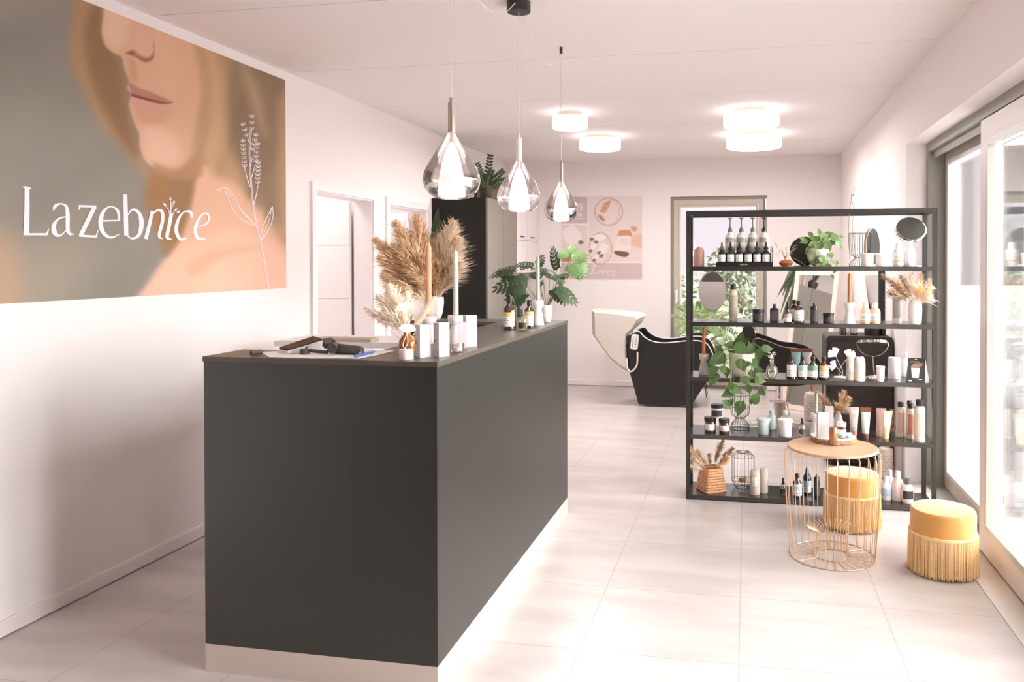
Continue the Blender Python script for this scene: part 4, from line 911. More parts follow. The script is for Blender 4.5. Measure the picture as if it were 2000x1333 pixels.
for i in range(13):
    q = Vector((random.uniform(-1, 1)*.03, random.uniform(-.02, .02), h+random.uniform(.01, .045))); mb_.tube([(0, 0, h*.4), (q.x*.2, q.y*.2, h), q], .0007, 4, 0)
    for j in range(7): mb_.lathe([(.001, 0), (.003, .002), (.001, .004)], 6, c=tuple(q+Vector((random.uniform(-.008, .008), random.uniform(-.008, .008), random.uniform(-.004, .006)))), m=1)
mb_.build('flowers', [stemm, mat('tiny_white_flowers', (240, 236, 218), .8)], t)
for px, lb, bd, py in ((1546, 'plain white label, first of the row of four', None, 741), (1568, 'pale teal band, second of the row of four', teall, 741.5), (1588, 'green band, third of the row of four', greenl, 742), (1609, 'orange band, last of the row of four', orangel, 742.5)):
    item('C', 'shampoo_bottle', 'dark brown bottle with '+lb, px, py, 20, 44, brown, blackp, paper, 'pharma', 'screw', lz=(.1, .62), band=(bd, .55, 0) if bd else None, lines=3, group='brown bottles on the third board')
brc = mat('brown_crimp', (126, 76, 54), .4)
for px, lb, bm_ in ((1554.5, 'upright tube with brown crimp and teal print behind the brown bottles', mat('print_teal', (164, 206, 204), .5, noise=.1, nscale=60)), (1576, 'upright tube with brown crimp and pale marbled print behind the brown bottles', mat('print_marble', (222, 212, 210), .5, noise=.14, nscale=50))):
    p = S('C', px, 733, .02, .02); r, h = sz(p, 20, 50); tube_pack('hair_cream_tube', lb, p, 2*r, h, bm_, brc, crimpm=brc)
# white metal ginkgo ornament
def ginkgo(name, label, loc, stems, base_r, base_h, mt, bm_=None):
    t_ = thing(name, label, 'ornament', loc)
    MB().lathe([(base_r, 0), (base_r, base_h*.9), (base_r*.95, base_h)], 32).build('base', bm_ or mt, t_)
    for (x, z, R1, ang) in stems:
        hd = Vector((x, 0, z)); sgn = 1 if x > 0 else -1
        MB().tube(smooth_path([(0, 0, base_h), (-sgn*.012, 0, z*.3), (sgn*.006, 0, z*.62), tuple(hd)], 6), .0014, 5).build('stem', mt, t_)
        poly = [(0, 0)]
        for i in range(21):
            a = R_(-68+136*i/20); rr_ = R1*(1-.32*math.exp(-((i-10)/1.1)**2)+.03*math.sin(i*2.2)); poly.append((rr_*math.sin(a)*1.02, rr_*math.cos(a)*1.3+R1*.02))
        ca, sa = math.cos(ang), math.sin(ang)
        MB().prism(poly, lambda a, b_, k: (hd.x+a*ca-b_*sa, hd.y+(k-.5)*.0016-.004*(a/R1)**2+a*.6, hd.z+a*sa+b_*ca)).build('ginkgo_leaf', mt, t_, smooth=False)
    return t_
p = S('C', 1642, 740, .02); k = mpp(p)
ginkgo('ginkgo_ornament', 'white metal ornament of three ginkgo leaves on a flat round foot', p, [(-9*k, 42*k, 14*k, .55), (13*k, 40*k, 14*k, -.5), (-8*k, 22*k, 11*k, 1.2)], 13.5*k, 2.5*k, mat('white_enamelled', (242, 236, 238), .4))
def wrapped(label, loc, wd, h, mt, lab=True, group=None, rz=0):
    t_ = thing('wrapped_soap', label, 'package', loc, rz, group); mb_ = MB(); n = 20
    pf = [(.9, 0), (1, .04), (1, .72), (.9, .84), (.5, .95), (.2, 1)]
    v = []; 
    for a_, z in pf:
        for i in range(n):
            an = 2*math.pi*i/n; fl = (1 if z < .8 else max(.15, 1-(z-.8)*4)); v.append((wd/2*(a_ if z < .8 else a_*.5+.5*(.95))*math.cos(an)*(1+.02*math.sin(i*3+z*9)), wd/2*.8*fl*math.sin(an), z*h+(.0 if z < .9 else .004*math.cos(an*2))))
    mb_.add(v, [(k_*n+i, k_*n+(i+1) % n, (k_+1)*n+(i+1) % n, (k_+1)*n+i) for k_ in range(len(pf)-1) for i in range(n)]+[tuple(range((len(pf)-1)*n, len(pf)*n)), tuple(range(n))[::-1]]); mb_.build('wrapper', mt, t_)
    if lab: label_patch(t_, wd/2, h*.38, h*.74, paper, 3, half=30)
    return t_
spk = mat('speckled_paper', (226, 214, 204), .7, noise=.08, nscale=260)
spk2 = mat('greige_paper', (206, 194, 178), .7, noise=.06, nscale=200)
p = S('C', 1661.5, 744.5, .02); r, h = sz(p, 18, 48); wrapped('beige paper-wrapped package with a strip label beside the ginkgo ornament', p, 2*r, h, spk2)
p = S('C', 1679, 746.5, .02); r, h = sz(p, 21, 47); wrapped('cream paper-wrapped package with a folded top beside the chrome mirror', p, 2*r, h, spk, False)
c0 = at(1704.5, 669, Y=5.16); magnifier('round chrome cosmetic mirror lying almost flat in its yoke on the third board', Vector((at(1708, 738, Y=5.16).x, 5.16, LV['C']+e)), c0, 28*mpp(c0), R_(-12), .92, blackface)
sk = mat('speckled_ceramic', (240, 236, 238), .5, noise=.12, nscale=300)
p = S('C', 1719.5, 746.5, .02); r, h = sz(p, 17, 30)
t = thing('egg_cup', 'small white speckled cup at the foot of the chrome mirror', 'cup', p); MB().lathe([(r*.78, 0), (r*.8, h*.02), (r*.95, h*.9), (r, h*.97), (r*.9, h), (r*.85, h*.85), (0, h*.82)], 28, close=False).build('cup_body', sk, t)
p = S('C', 1746, 741, .03); r, h = sz(p, 23, 41)
t = thing('candle', 'thick white speckled paper-wrapped cylinder between cup and black card', 'candle', p); MB().lathe([(r*.97, 0), (r, h*.02), (r, h*.94), (r*.9, h), (r*.7, h*.985), (0, h*.98)], 32, close=False).build('wrapper', sk, t)
item('C', 'shampoo_bottle', 'slim white bottle behind the black display card', 1768.5, 738, 15, 48, whitep, whitep, None, 'soft', 'screw')
p = S('C', 1788, 750.5, .03); k = mpp(p); w2 = 17*k; h = 47*k
t = thing('display_card', 'folded black display card showing a white cup at the right of the third board', 'card', p, R_(-4))
V_ = lambda x, y, z: (x, y, z)
MB().add([(-w2, -.028, 0), (w2, -.028, 0), (w2*1.02, .0, h), (-w2*.78, .0, h), (-w2, .03, 0), (w2, .03, 0)], [(0, 1, 2, 3), (5, 4, 3, 2), (0, 3, 4), (1, 5, 2), (0, 4, 5, 1)]).build('card_body', mat('card_black', (52, 46, 42), .5, noise=.4, nscale=30), t, smooth=False)
MB().add([(w2+.0005, -.028, 0), (w2+.026, .0, .0), (w2*1.02+.0005, .0, h)], [(0, 1, 2), (2, 1, 0)]).build('white_flap', paper, t, smooth=False)
fr = lambda x, z, o=.0012: (x, -.028+.028*z/h-o, z)
MB().add([fr(-w2*.42, h*.2), fr(w2*.28, h*.2), fr(w2*.42, h*.6), fr(-w2*.5, h*.6)], [(0, 1, 2, 3)]).build('printed_cup', sk, t, smooth=False)
MB().add([fr(-w2*.6, h*.62), fr(w2*.6, h*.66), fr(w2*.8, h*.8), fr(-w2*.2, h*.78)], [(0, 1, 2, 3)]).build('printed_hand', mat('print_skin', (160, 116, 92), .6), t, smooth=False)
mb_ = MB()
for (x0, x1, z0, z1) in ((-.1, .15, .93, .955), (-.55, .4, .83, .85), (-.8, -.45, .05, .1), (.3, .6, .12, .15)): mb_.add([fr(w2*x0, h*z0), fr(w2*x1, h*z0), fr(w2*x1, h*z1), fr(w2*x0, h*z1)], [(0, 1, 2, 3)])
mb_.build('printed_text', ltm, t, smooth=False)
# ---- board D
jarb = glass('jar_brown_glass', (120, 74, 50), .1, .05, .7)
item('D', 'cream_jar', 'brown glass jar with black lid, left one under the stacked jar', 1387, 846, 22, 29, jarb, blackp, paper, 'jar', 'jar', cat='jar', lz=(.16, .56), lines=2, group='brown jars on the fourth board')
item('D', 'cream_jar', 'brown glass jar with black lid, right one under the stacked jar', 1414.5, 848, 20, 28, jarb, blackp, paper, 'jar', 'jar', cat='jar', lz=(.16, .56), lines=2, group='brown jars on the fourth board')
p = S('D', 1400.5, 846, .03); k = mpp(p); vessel('cream_jar', 'white jar with black label and black lid stacked on two brown jars', 'jar', p+Vector((0, .004, 28.8*k)), 11.5*k, 25*k, mat('jar_white', (226, 220, 216), .4), blackp, inkw, 'jar', 'jar', (.1, .6), None, 3)
p = S('D', 1445.5, 840, .05); r, h = sz(p, 37, 70)
wire_cage('wire_candle_holder', 'black wire hourglass lantern under the trailing pothos on the fourth board', p, hourglass(r, h, .95, .3), 20, [(r, h*.95), (r, h*.62), (r*.42, h*.3), (r, .001), (r*.97, h*.08)])
mint = mat('mint_plastic', (212, 226, 220), .35)
item('D', 'shampoo_bottle', 'pale mint bottle standing behind the mint tub', 1507, 841, 19, 38, mint, mint, None, 'soft', 'screw')
item('D', 'tub', 'pale mint lidded tub on the fourth board', 1491.5, 851, 25, 31, mint, mint, None, 'tub', 'tub', cat='tub')
item('D', 'shampoo_bottle', 'clear bottle of pale green liquid behind the cream tub', 1534, 843, 21, 38, mat('olive_liquid', (206, 206, 168), .3), whitep, paper, 'soft', 'screw', lz=(.1, .4), lines=1)
item('D', 'tub', 'cream white lidded tub on the fourth board', 1533.5, 855, 27, 33, milky, whitep, None, 'tub', 'tub', cat='tub')
cg = glass('clear_bottle_glass', (216, 220, 212), .15, .03, .12)
item('D', 'spray_bottle', 'small clear spray bottle with black label, left of the side table top', 1566.5, 854, 13.5, 35, cg, blackp, inkw, 'round', 'spray', lz=(.14, .4), lines=1)
p = S('D', 1594, 851, .02); r, h = sz(p, 24, 42); candle_holder('white round candle holder with sage candle behind the side table', p, r, h, 41*mpp(p)+h*.1, 'thin sage green taper candle on the fourth board', mat('sage_dark_wax', (170, 188, 172), .5), rc=3.2*mpp(p))
p = S('D', 1637, 846, .03, .05); k = mpp(p)
def vD(t_): MB().lathe([(.02, 0), (.026, .01), (.03, .06), (.018, .1), (.014, .12), (.011, .11)], 28, close=False).build('vase_body', ceram, t_)
ppl = []
for (tx, ty, dy, mt_) in ((1592, 762, .04, pampd), (1602, 772, .03, pampd), (1610, 792, .0, pampd), (1648, 762, .02, pamp), (1660, 776, 0, pamp), (1655, 800, -.03, pampl), (1638, 790, -.03, pamp), (1628, 805, -.02, pampd)):
    q = at(tx, ty, Y=p.y+dy)-p; ppl.append(((0, 0, .11), q, .042, 300, mt_))
pampas_vase('pampas_vase', 'small white vase with two tan pampas plumes behind the stacked white boxes', p, ppl, vD)
pk = mat('tube_peach', (244, 222, 212), .4); pk2 = mat('peach_print', (236, 188, 166), .5, noise=.1, nscale=40)
for px, py, w_, h_, lb, body, capm, crimp, band in (
    (1667.5, 852, 20, 55, 'tall white and peach squeeze tube, left of the brown-capped tube', pk, pk2, None, (paper, .3, .9, 0)),
    (1690.5, 858, 20, 60, 'white and teal squeeze tube with brown cap and brown crimp', mat('tube_teal', (206, 220, 216), .4, noise=.12, nscale=50), mat('brown_cap', (112, 70, 50), .4), brc, None),
    (1717, 854, 19, 55, 'white and coral squeeze tube partly behind the yellow one', mat('tube_coral', (238, 208, 198), .4, noise=.08, nscale=40), pk2, None, None),
    (1729.5, 859, 19, 55, 'pale yellow squeeze tube leaning beside the spray cans', mat('tube_yellow', (246, 218, 168), .4), mat('cap_yellow', (244, 210, 160), .4), None, (paper, .45, .92, 0))):
    p = S('D', px, py, .02); r, h = sz(p, w_, h_)
    tube_pack('hair_cream_tube', lb, p, 2*r, h, body, capm, crimpm=crimp, band=band, capbot=.16 if 'brown' in lb else .04, group='squeeze tubes on the fourth board', lean=.012 if 'yellow' in lb else 0)
canm = mat('can_cream', (238, 228, 216), .35)
for px, py, w_, h_, lb, lm in (
    (1776, 846, 15, 66, 'spray can mostly hidden behind the red-printed can', None), (1795, 848, 15, 66, 'spray can mostly hidden behind the rightmost can', None),
    (1759, 855.5, 18, 68, 'cream spray can with mauve print, leftmost of the cans', mat('label_mauve', (206, 180, 172), .6, noise=.14, nscale=200)),
    (1778, 859, 18, 69, 'cream spray can with dusty red print, middle of the cans', mat('label_dustyred', (204, 140, 132), .6, noise=.14, nscale=200)),
    (1795.5, 865, 21, 81, 'tall cream spray can with pale beige print, rightmost of the cans', mat('label_beige', (226, 208, 184), .6, noise=.12, nscale=200))):
    item('D', 'hairspray_can', lb, px, py, w_, h_, canm, blackp, lm, 'can', 'can', lz=(.14, .7), lines=0, group='spray cans on the fourth board', half=42)
# ---- board E
p = S('E', 1389, 962, .05); k = mpp(p); wb, wt, h = 23*k, 17*k, 46*k
t = thing('woven_basket', 'tapered woven straw basket holding brown pampas on the bottom board', 'basket', p, R_(32))
wv = mat('woven_straw', (212, 158, 112), .75, noise=.3, nscale=90, bump=.8)
mb_ = MB(); n = 9
for i in range(n):
    z0, z1 = h*i/n, h*(i+.86)/n; a0 = wb+(wt-wb)*i/n; a1 = wb+(wt-wb)*(i+.86)/n
    q0, q1 = rrect(2*a0, 2*a0, a0*.25, 3), rrect(2*a1, 2*a1, a1*.25, 3); m_ = len(q0)
    mb_.add([(x, y, z0) for x, y in q0]+[(x*1.03, y*1.03, (z0+z1)/2) for x, y in q0]+[(x, y, z1) for x, y in q1], [(a*m_+j, a*m_+(j+1) % m_, (a+1)*m_+(j+1) % m_, (a+1)*m_+j) for a in range(2) for j in range(m_)])
q0 = rrect(2*wb*.97, 2*wb*.97, wb*.2, 3); mb_.slab(q0, 0, .004); q1 = rrect(2*wt*.97, 2*wt*.97, wt*.2, 3); mb_.slab(q1, h*.8, h*.82)
mb_.build('basket_body', wv, t)
mb_ = MB()
for (tx, ty, dy, mt_, nn) in ((1340, 868, .0, pamp, 420), (1352, 893, -.05, pampl, 300), (1348, 910, -.07, pampl, 200), (1412, 860, .02, pampd, 420), (1432, 875, 0, pampd, 420), (1385, 888, .04, pampd, 160), (1424, 893, -.05, pamp, 260), (1360, 880, .04, pamp, 300)):
    q = at(tx, ty, Y=p.y+dy)-p; q = Matrix.Rotation(-R_(32), 3, 'Z') @ q; m2 = MB(); plume(m2, (0, 0, h*.75), q, .045, nn, 0, .05, .0011, .3); m2.tube([(0, 0, h*.7), tuple(q*.7)], .0015, 5); m2.build('plume', mt_, t)
p = S('E', 1451, 955, .055); r, h = sz(p, 44, 70)
t = wire_cage('wire_candle_holder', 'black wire lantern with a tealight inside on the bottom board', p, [(r*.0+.02, h*.998), (r*.62, h), (r, h*.87), (r, h*.22), (r*.85, h*.08), (r*.6, 0)], 18, [(r*.62, h), (r, h*.87), (r, h*.22), (r*.6, .001)])
MB().lathe([(r*.36, h*.17), (r*.38, h*.175), (r*.38, h*.29), (r*.36, h*.295), (r*.34, h*.26)], 24).tube([(-r*.9, 0, h*.17), (r*.9, 0, h*.17)], .001, 5).build('tealight_cup', mat('tealight_tin', (206, 180, 150), .4, .4), t)
p = S('E', 1474, 968, .022); r, h = sz(p, 20, 48); wrapped('beige paper-wrapped package on the bottom board, left one beside the wire lantern', p, 2*r, h, spk2, True, 'wrapped packages on the bottom board')
p = S('E', 1491.5, 965, .022); r, h = sz(p, 17, 48); wrapped('beige paper-wrapped package on the bottom board, right one with a plain front', p, 2*r, h, spk2, False, 'wrapped packages on the bottom board')
item('E', 'spray_bottle', 'tiny clear bottle with black label just left of the gold wire table', 1529.5, 970, 12, 34, cg, blackp, inkw, 'round', 'spray', lz=(.1, .42), lines=1)
item('E', 'shampoo_bottle', 'brown bottle with blue-white label seen through the wire table', 1557, 974, 19, 46, brown, blackp, paper, 'pharma', 'screw', lz=(.1, .58), band=(bluel, .5, .1), lines=2)
item('E', 'applicator_bottle', 'dark bottle with pointed black tip seen through the wire table', 1576, 967, 17, 53, darkg, blackp, paper, 'pharma', 'tip', lz=(.08, .5), band=(bluel, .55, 0), lines=3)
item('E', 'spray_bottle', 'dark spray bottle beside the yellow stool behind the wire table', 1595, 974, 12, 46, darkg, blackp, inkw, 'straight', 'spray', lz=(.1, .5), lines=1)
item('E', 'shampoo_bottle', 'white bottle with pale blue label, leftmost beside the far stool', 1730.5, 979.5, 21, 46, whitep, whitep, bluel, 'soft', 'screw', lz=(.2, .52), lines=1)
item('E', 'shampoo_bottle', 'plain white bottle standing behind two others on the bottom board', 1738, 973, 18, 52, whitep, whitep, None, 'soft', 'screw')
item('E', 'shampoo_bottle', 'clear pinkish bottle with white cap in the middle of three', 1753, 981.5, 22, 58, mat('pinkish_plastic', (240, 228, 228), .3), whitep, None, 'soft', 'screw')
item('E', 'shampoo_bottle', 'white bottle with black cap and black label beside the near stool', 1772.5, 986, 21, 48, whitep, greyp, inkw, 'soft', 'screwlow', lz=(.2, .52), lines=1)

# ------------------------------------------------------------------ stools and wire table
velvet = mat('mustard_velvet', (216, 156, 78), .75, noise=.12, nscale=9, coat=0)
velvet.node_tree.nodes['Principled BSDF'].inputs['Sheen Weight'].default_value = .7
fringem = mat('fringe_gold', (250, 214, 158), .7, noise=.12, nscale=120)
def pouf(label, x, y, R1, h, seed):
    rnd = random.Random(seed); t_ = thing('fringed_stool', label, 'stool', (x, y, 0), 0, 'fringed stools')
    MB().lathe([(R1*.9, .012), (R1*.96, .03), (R1*.97, h*.6), (R1, h*.64), (R1, h*.93), (R1*.985, h*.96), (R1*.95, h*.985), (R1*.8, h), (0, h*1.004)], 56, close=False).build('cushion', velvet, t_)
    MB().lathe([(R1*.9, 0), (R1*.9, .012), (0, .012)], 40, close=False).build('base', mat('dark_base', (70, 50, 36), .6), t_)
    mb_ = MB(); mb_.lathe([(R1*1.0, h*.60), (R1*1.045, h*.605), (R1*1.045, h*.635), (R1*1.0, h*.64)], 56, close=False)
    for i in range(300):
        a = 2*math.pi*(i+rnd.uniform(-.3, .3))/300; rr_ = R1*(1.045+rnd.uniform(-.01, .012)); zb = rnd.uniform(.004, .018); a2 = a+rnd.uniform(-.012, .012)
        mb_.tube([(rr_*math.cos(a), rr_*math.sin(a), h*.61), (rr_*1.01*math.cos(a2), rr_*1.01*math.sin(a2), h*.3), (rr_*1.02*math.cos(a2), rr_*1.02*math.sin(a2), zb)], .0016, 4)
    mb_.build('fringe', fringem, t_)
pouf('round mustard velvet stool with long fringe standing nearest the glass door', .925, 4.045, .148, .308, 1)
pouf('round mustard velvet stool with fringe partly behind the gold wire table', .580, 4.640, .146, .308, 2)
TX, TY = .423, 4.150
zt = at(1625, 871.5, Y=TY).z
t = thing('side_table', 'gold wire drum side table with a round wooden top', 'table', (TX, TY, 0))
oak = mat('oak_top', (206, 166, 134), .45, noise=.12, nscale=10, stretch=(1, 9, 1), coat=.1)
MB().lathe([(.215, zt-.014), (.222, zt-.011), (.222, zt-.003), (.219, zt), (0, zt)], 64, close=False).lathe([(0, zt-.014), (.215, zt-.014)], 64, close=False).build('tabletop', oak, t)
gw = mat('rose_gold_wire', (226, 192, 158), .3, .55); mb_ = MB(); N = 26
for i in range(N):
    a = 2*math.pi*(i+.5)/N; da = .5*math.pi/N*.0
    pf = [(.195, zt-.018), (.216, zt-.018), (.230, zt-.024), (.236, zt-.045), (.236, zt-.08), (.226, zt*.5), (.207, .004)]
    c_, s_ = math.cos(a), math.sin(a); mb_.tube([(r_*c_, r_*s_, z) for r_, z in pf], .0019, 6)
    mb_.tube([(r_*c_, r_*s_, z) for r_, z in [(.207, .004), (.088, .004), (.082, .012), (.072, .115), (.078, .128), (.128, .15)]], .0018, 6)
for r_, z in ((.195, zt-.018), (.208, .003), (.088, .003)): mb_.tube([(r_*math.cos(2*math.pi*i/48), r_*math.sin(2*math.pi*i/48), z) for i in range(48)], .0024, 6, close=True)
mb_.build('wire_frame', gw, t)
# birch slice and cosmetics on the table
bp_ = at(1627, 862, Z=zt); bp_.z = zt+.0006
t = thing('birch_slice', 'round birch wood slice with rough bark lying on the wire side table', 'wood slice', bp_)
k = mpp(bp_); r = 43*k; mb_ = MB(); n = 60; v = []
for z, m_ in ((0, .97), (.004, 1), (.022, 1.0), (.026, .985)):
    for i in range(n):
        a = 2*math.pi*i/n; rr_ = r*m_*(1+.018*math.sin(3*a+1)+.012*math.sin(7*a)); v.append((rr_*math.cos(a), rr_*math.sin(a)*.96, z))
mb_.add(v, [(q*n+i, q*n+(i+1) % n, (q+1)*n+(i+1) % n, (q+1)*n+i) for q in range(3) for i in range(n)]); mb_.build('bark', mat('birch_bark', (168, 134, 110), .9, noise=.75, nscale=70, bump=1), t)
MB().add(v[3*n:], [tuple(range(n))]).build('cut_face', mat('birch_wood', (238, 226, 218), .6, noise=.04, nscale=30), t, smooth=False)
bz = bp_.z+.0266
def T_(px, py): q = at(px, py, Z=bz); return Vector((q.x, q.y, bz))
q = T_(1607, 856); carton('white carton with fine print standing at the front left of the birch slice', q+Vector((0, .018, 0)), .055, .03, 48*k, R_(8))
q = T_(1621, 848); carton('tall white carton at the back of the birch slice', q+Vector((0, .03, 0)), .042, .03, 52*k, R_(-6), None, False)
q = T_(1626.5, 861); vessel('oil_bottle', 'small amber bottle at the front of the birch slice', 'bottle', q+Vector((.002, .004, 0)), 7.5*k, 29*k, glass('amber_bottle_glass', (186, 126, 58), .12, .06, .55), None, None, 'straight', None)
q = T_(1642.5, 856); vessel('supplement_jar', 'brown jar with white lid and teal-striped white label on the birch slice', 'jar', q+Vector((.004, .012, 0)), 8.4*k, 30*k, jarb, whitep, paper, 'jar', 'jar', (.05, .55), (mat('teal_stripe', (150, 204, 202), .6), .08, .6), 1, half=80)
q = T_(1654, 857); t = thing('cream_tin', 'small low white round tin with teal side at the right of the birch slice', 'tin', q+Vector((.012, .02, 0))); MB().lathe([(.016, 0), (.0165, .012)], 24).build('tin_body', MATS['teal_stripe'], t); MB().lathe([(.017, .012), (.017, .024), (.015, .025)], 24).build('lid', whitep, t)

# ------------------------------------------------------------------ things on the counter
ZK = ZT+.0006
def K(px, py): q = at(px, py, Z=ZK); return q
# sheets of paper
def sheet(label, pts, z, grp=None):
    q = [at(x, y, Z=z) for x, y in pts]; o_ = sum(q, Vector())/len(q); t_ = MB().prism([(v.x-o_.x, v.y-o_.y) for v in q], lambda x, y, s2: (x, y, s2*.0004)).build('paper_sheet', paper, smooth=False, loc=(o_.x, o_.y, z)); tag(t_, label, 'paper', grp)
sheet('white paper sheet under the tablet at the left of the counter', [(510, 688.5), (526, 698.2), (640, 700), (672, 692), (690, 684.5), (560, 684.5)], ZK)
sheet('white paper sheet under the blue pen in front of the phone stabiliser', [(601, 700.8), (655, 700.6), (700, 701.3), (738, 694), (771, 685.5), (742, 684.2), (688, 684.4), (640, 692)], ZK+.0008)
# tablet on a cover
t = thing('tablet', 'tablet with dark screen propped on a white cover at the left of the counter', 'tablet', (0, 0, 0))
A, B_, Cc, D_2 = at(545, 679, Y=2.685), at(562, 682.5, Y=2.672), at(629, 662, Y=2.74), at(612, 656.5, Y=2.765)
def q4(a, off): return [a[i]+Vector((0, 0, off)) for i in range(4)]
P4 = [A, B_, Cc, D_2]; mb_ = MB(); mb_.add(q4(P4, 0)+q4(P4, -.006), [(0, 1, 2, 3), (7, 6, 5, 4), (0, 4, 5, 1), (1, 5, 6, 2), (2, 6, 7, 3), (3, 7, 4, 0)]); mb_.build('screen', mat('dark_screen', (86, 66, 48), .12, noise=.3, nscale=60), t, smooth=False)
lo = [Vector((p_.x, p_.y, ZK+.0016)) for p_ in P4]; up = q4(P4, -.0065)
MB().add(up+lo, [(0, 1, 2, 3), (7, 6, 5, 4), (0, 4, 5, 1), (1, 5, 6, 2), (2, 6, 7, 3), (3, 7, 4, 0)]).build('cover', paper, t, smooth=False)
# phone stabiliser
gk = mat('rubber_grey', (78, 76, 68), .55, bump=.2, nscale=500)
g0 = K(700, 695)+Vector((0, .02, .0205))
t = thing('phone_stabiliser', 'dark grey folded handheld phone stabiliser lying on the papers', 'camera stabiliser', (g0.x, g0.y, g0.z))
def G(px, py, dy=0, z=0): q = at(px, py, Y=g0.y+dy); return q-g0+Vector((0, 0, z))
a, b2 = G(706, 687), G(655, 681, .01)
MB().tube([a, a.lerp(b2, .05), a.lerp(b2, .95), b2], [.017, .0195, .0195, .016], 20).build('handle', gk, t)
MB().tube([a+Vector((.001, -.006, 0)), a+Vector((.004, -.0195, 0))], .005, 12).build('power_button', chromem, t)
c1 = G(652, 682, -.002); MB().tube([c1+Vector((0, .016, .004)), c1+Vector((0, -.016, .004))], .019, 20).build('motor', gk, t)
c2 = G(641, 671, .012); MB().tube([c2+Vector((.012, .01, .002)), c2+Vector((-.012, -.01, 0))], .019, 20).build('motor', gk, t)
MB().tube(smooth_path([G(655, 668, .012), G(647, 666, .012), G(636, 668, .01), G(632, 676, .0)]), .006, 10).build('arm', gk, t)
MB().tube(smooth_path([G(640, 688, -.01), G(622, 687, -.01), G(604, 685, -.008)]), .0065, 10).build('arm', gk, t)
c3 = G(595, 688, -.012); MB().lathe([(.001, -.014), (.015, -.014), (.0175, -.008), (.0165, .010), (.014, .011)], 22, c=tuple(c3)).build('motor', gk, t)
MB().tube([c3+Vector((.004, 0, .012)), c3+Vector((.012, 0, .02))], .003, 8).build('clamp', gk, t)
# pen, case, silver bar
a, b2 = K(692, 700), K(732, 690); o_ = (a+b2)/2; o_.z = ZK+.0065; t = thing('pen', 'blue ballpoint pen with white lettering lying on the paper', 'pen', o_)
d = (b2-a); d.z = 0; MB().tube([-d/2, -d*.47, d*.42, d*.5], [.002, .0046, .0046, .0025], 14).build('barrel', mat('pen_blue', (70, 108, 172), .35), t)
MB().tube([d*.1+Vector((0, -.0045, .003)), d*.46+Vector((0, -.0045, .003))], .0012, 6).build('clip', MATS['pen_blue'], t)
mb_ = MB()
for i in range(11): c_ = -d*.34+d*(.06*i); mb_.box(c_.x, c_.x+.0016, c_.y-.0052, c_.y-.0046, -.0012+.0002*(i % 3), .0016)
mb_.build('printed_name', ltm, t, smooth=False)
a, b2 = K(491, 694), K(510, 692); o_ = (a+b2)/2; o_.z = ZK+.0085; d = b2-a; d.z = 0
t = thing('lens_cap_case', 'small dark cylindrical case at the left end of the counter', 'case', o_); MB().tube([-d*.62, -d*.55, d*.5, d*.6], [.005, .0085, .0085, .006], 18).build('case_body', gk, t)
o_ = Vector((at(676, 676, Y=4.02).x, 4.02, 1.0556)); t = thing('flat_bar', 'flat beige bar on the white staff desk behind the stabiliser', 'tray', o_); MB().box(-.16, .17, -.05, .05, 0, .018).build('tray_body', mat('beige_bar', (186, 172, 152), .5), t, smooth=False)  # plain beige bar resting on the staff desk
# amber vase with pale grasses
p = K(789, 691)+Vector((0, .03, 0)); k = mpp(p); r = 17.5*k; h = 46*k
t = thing('bud_vase', 'round amber glass vase with pale feathery grasses beside the white cartons', 'vase', p)
MB().lathe([(r*.5, 0), (r*.85, h*.06), (r, h*.32), (r*.92, h*.52), (r*.5, h*.72), (r*.36, h*.8), (r*.4, h*.95), (r*.46, h)], 36, close=False).build('glass_body', glass('gold_amber_glass', (186, 118, 40), .08, .06, .75), t)
for (tx, ty, dy, mt_, w_, nn) in ((712, 598, -.02, pampl, .03, 220), (728, 612, .0, pampl, .03, 220), (738, 575, .02, pampl, .045, 320), (760, 556, .03, pampl, .05, 380), (775, 585, .0, pamp, .045, 320), (752, 600, -.02, pampl, .04, 260), (850, 578, .05, pampl, .028, 260), (838, 600, .03, pampl, .03, 220), (795, 570, .05, pampl, .04, 260)):
    q = at(tx, ty, Y=p.y+dy+.06)-p; mb_ = MB(); plume(mb_, (0, .01, h*.8), q, w_*1.15, int(nn*1.8), 0, .1, .0007, .2); mb_.tube([(0, 0, h*.3), tuple(q*.8)], .0009, 5); mb_.build('plume', mt_, t)
# ginkgo ornament on pale cylinder
p = K(789, 702.5)+Vector((0, .018, 0)); k = mpp(p)
gm = mat('ginkgo_cream', (254, 248, 246), .5)
ginkgo('ginkgo_ornament', 'cream cylinder with two white ginkgo leaves on wires at the counter front', p, [(2*k, 50*k, 15*k, -.2), (.5*k, 93*k, 15*k, .35)], 14*k, 19*k, gm, mat('blush_base', (240, 222, 218), .6))
# white cartons
wf = R_(50)
for px, py, hp, lb in ((820, 699, 63, 'white carton nearest the amber vase, with a small square mark on its side'), (857, 698, 66, 'white carton between the first carton and the glass tealight')):
    p = K(px, py)+Vector((0, .026, 0)); carton(lb, p, .042, .042, hp*mpp(p), wf)
p = K(913, 678)+Vector((0, .03, 0)); carton('white carton standing farthest right of the three rows of cartons', p, .046, .04, 60*mpp(p), R_(40))
p = K(898, 681)+Vector((0, .025, 0)); carton('white carton partly hidden just left of the rightmost carton', p, .04, .04, 50*mpp(p), R_(20), None, False)
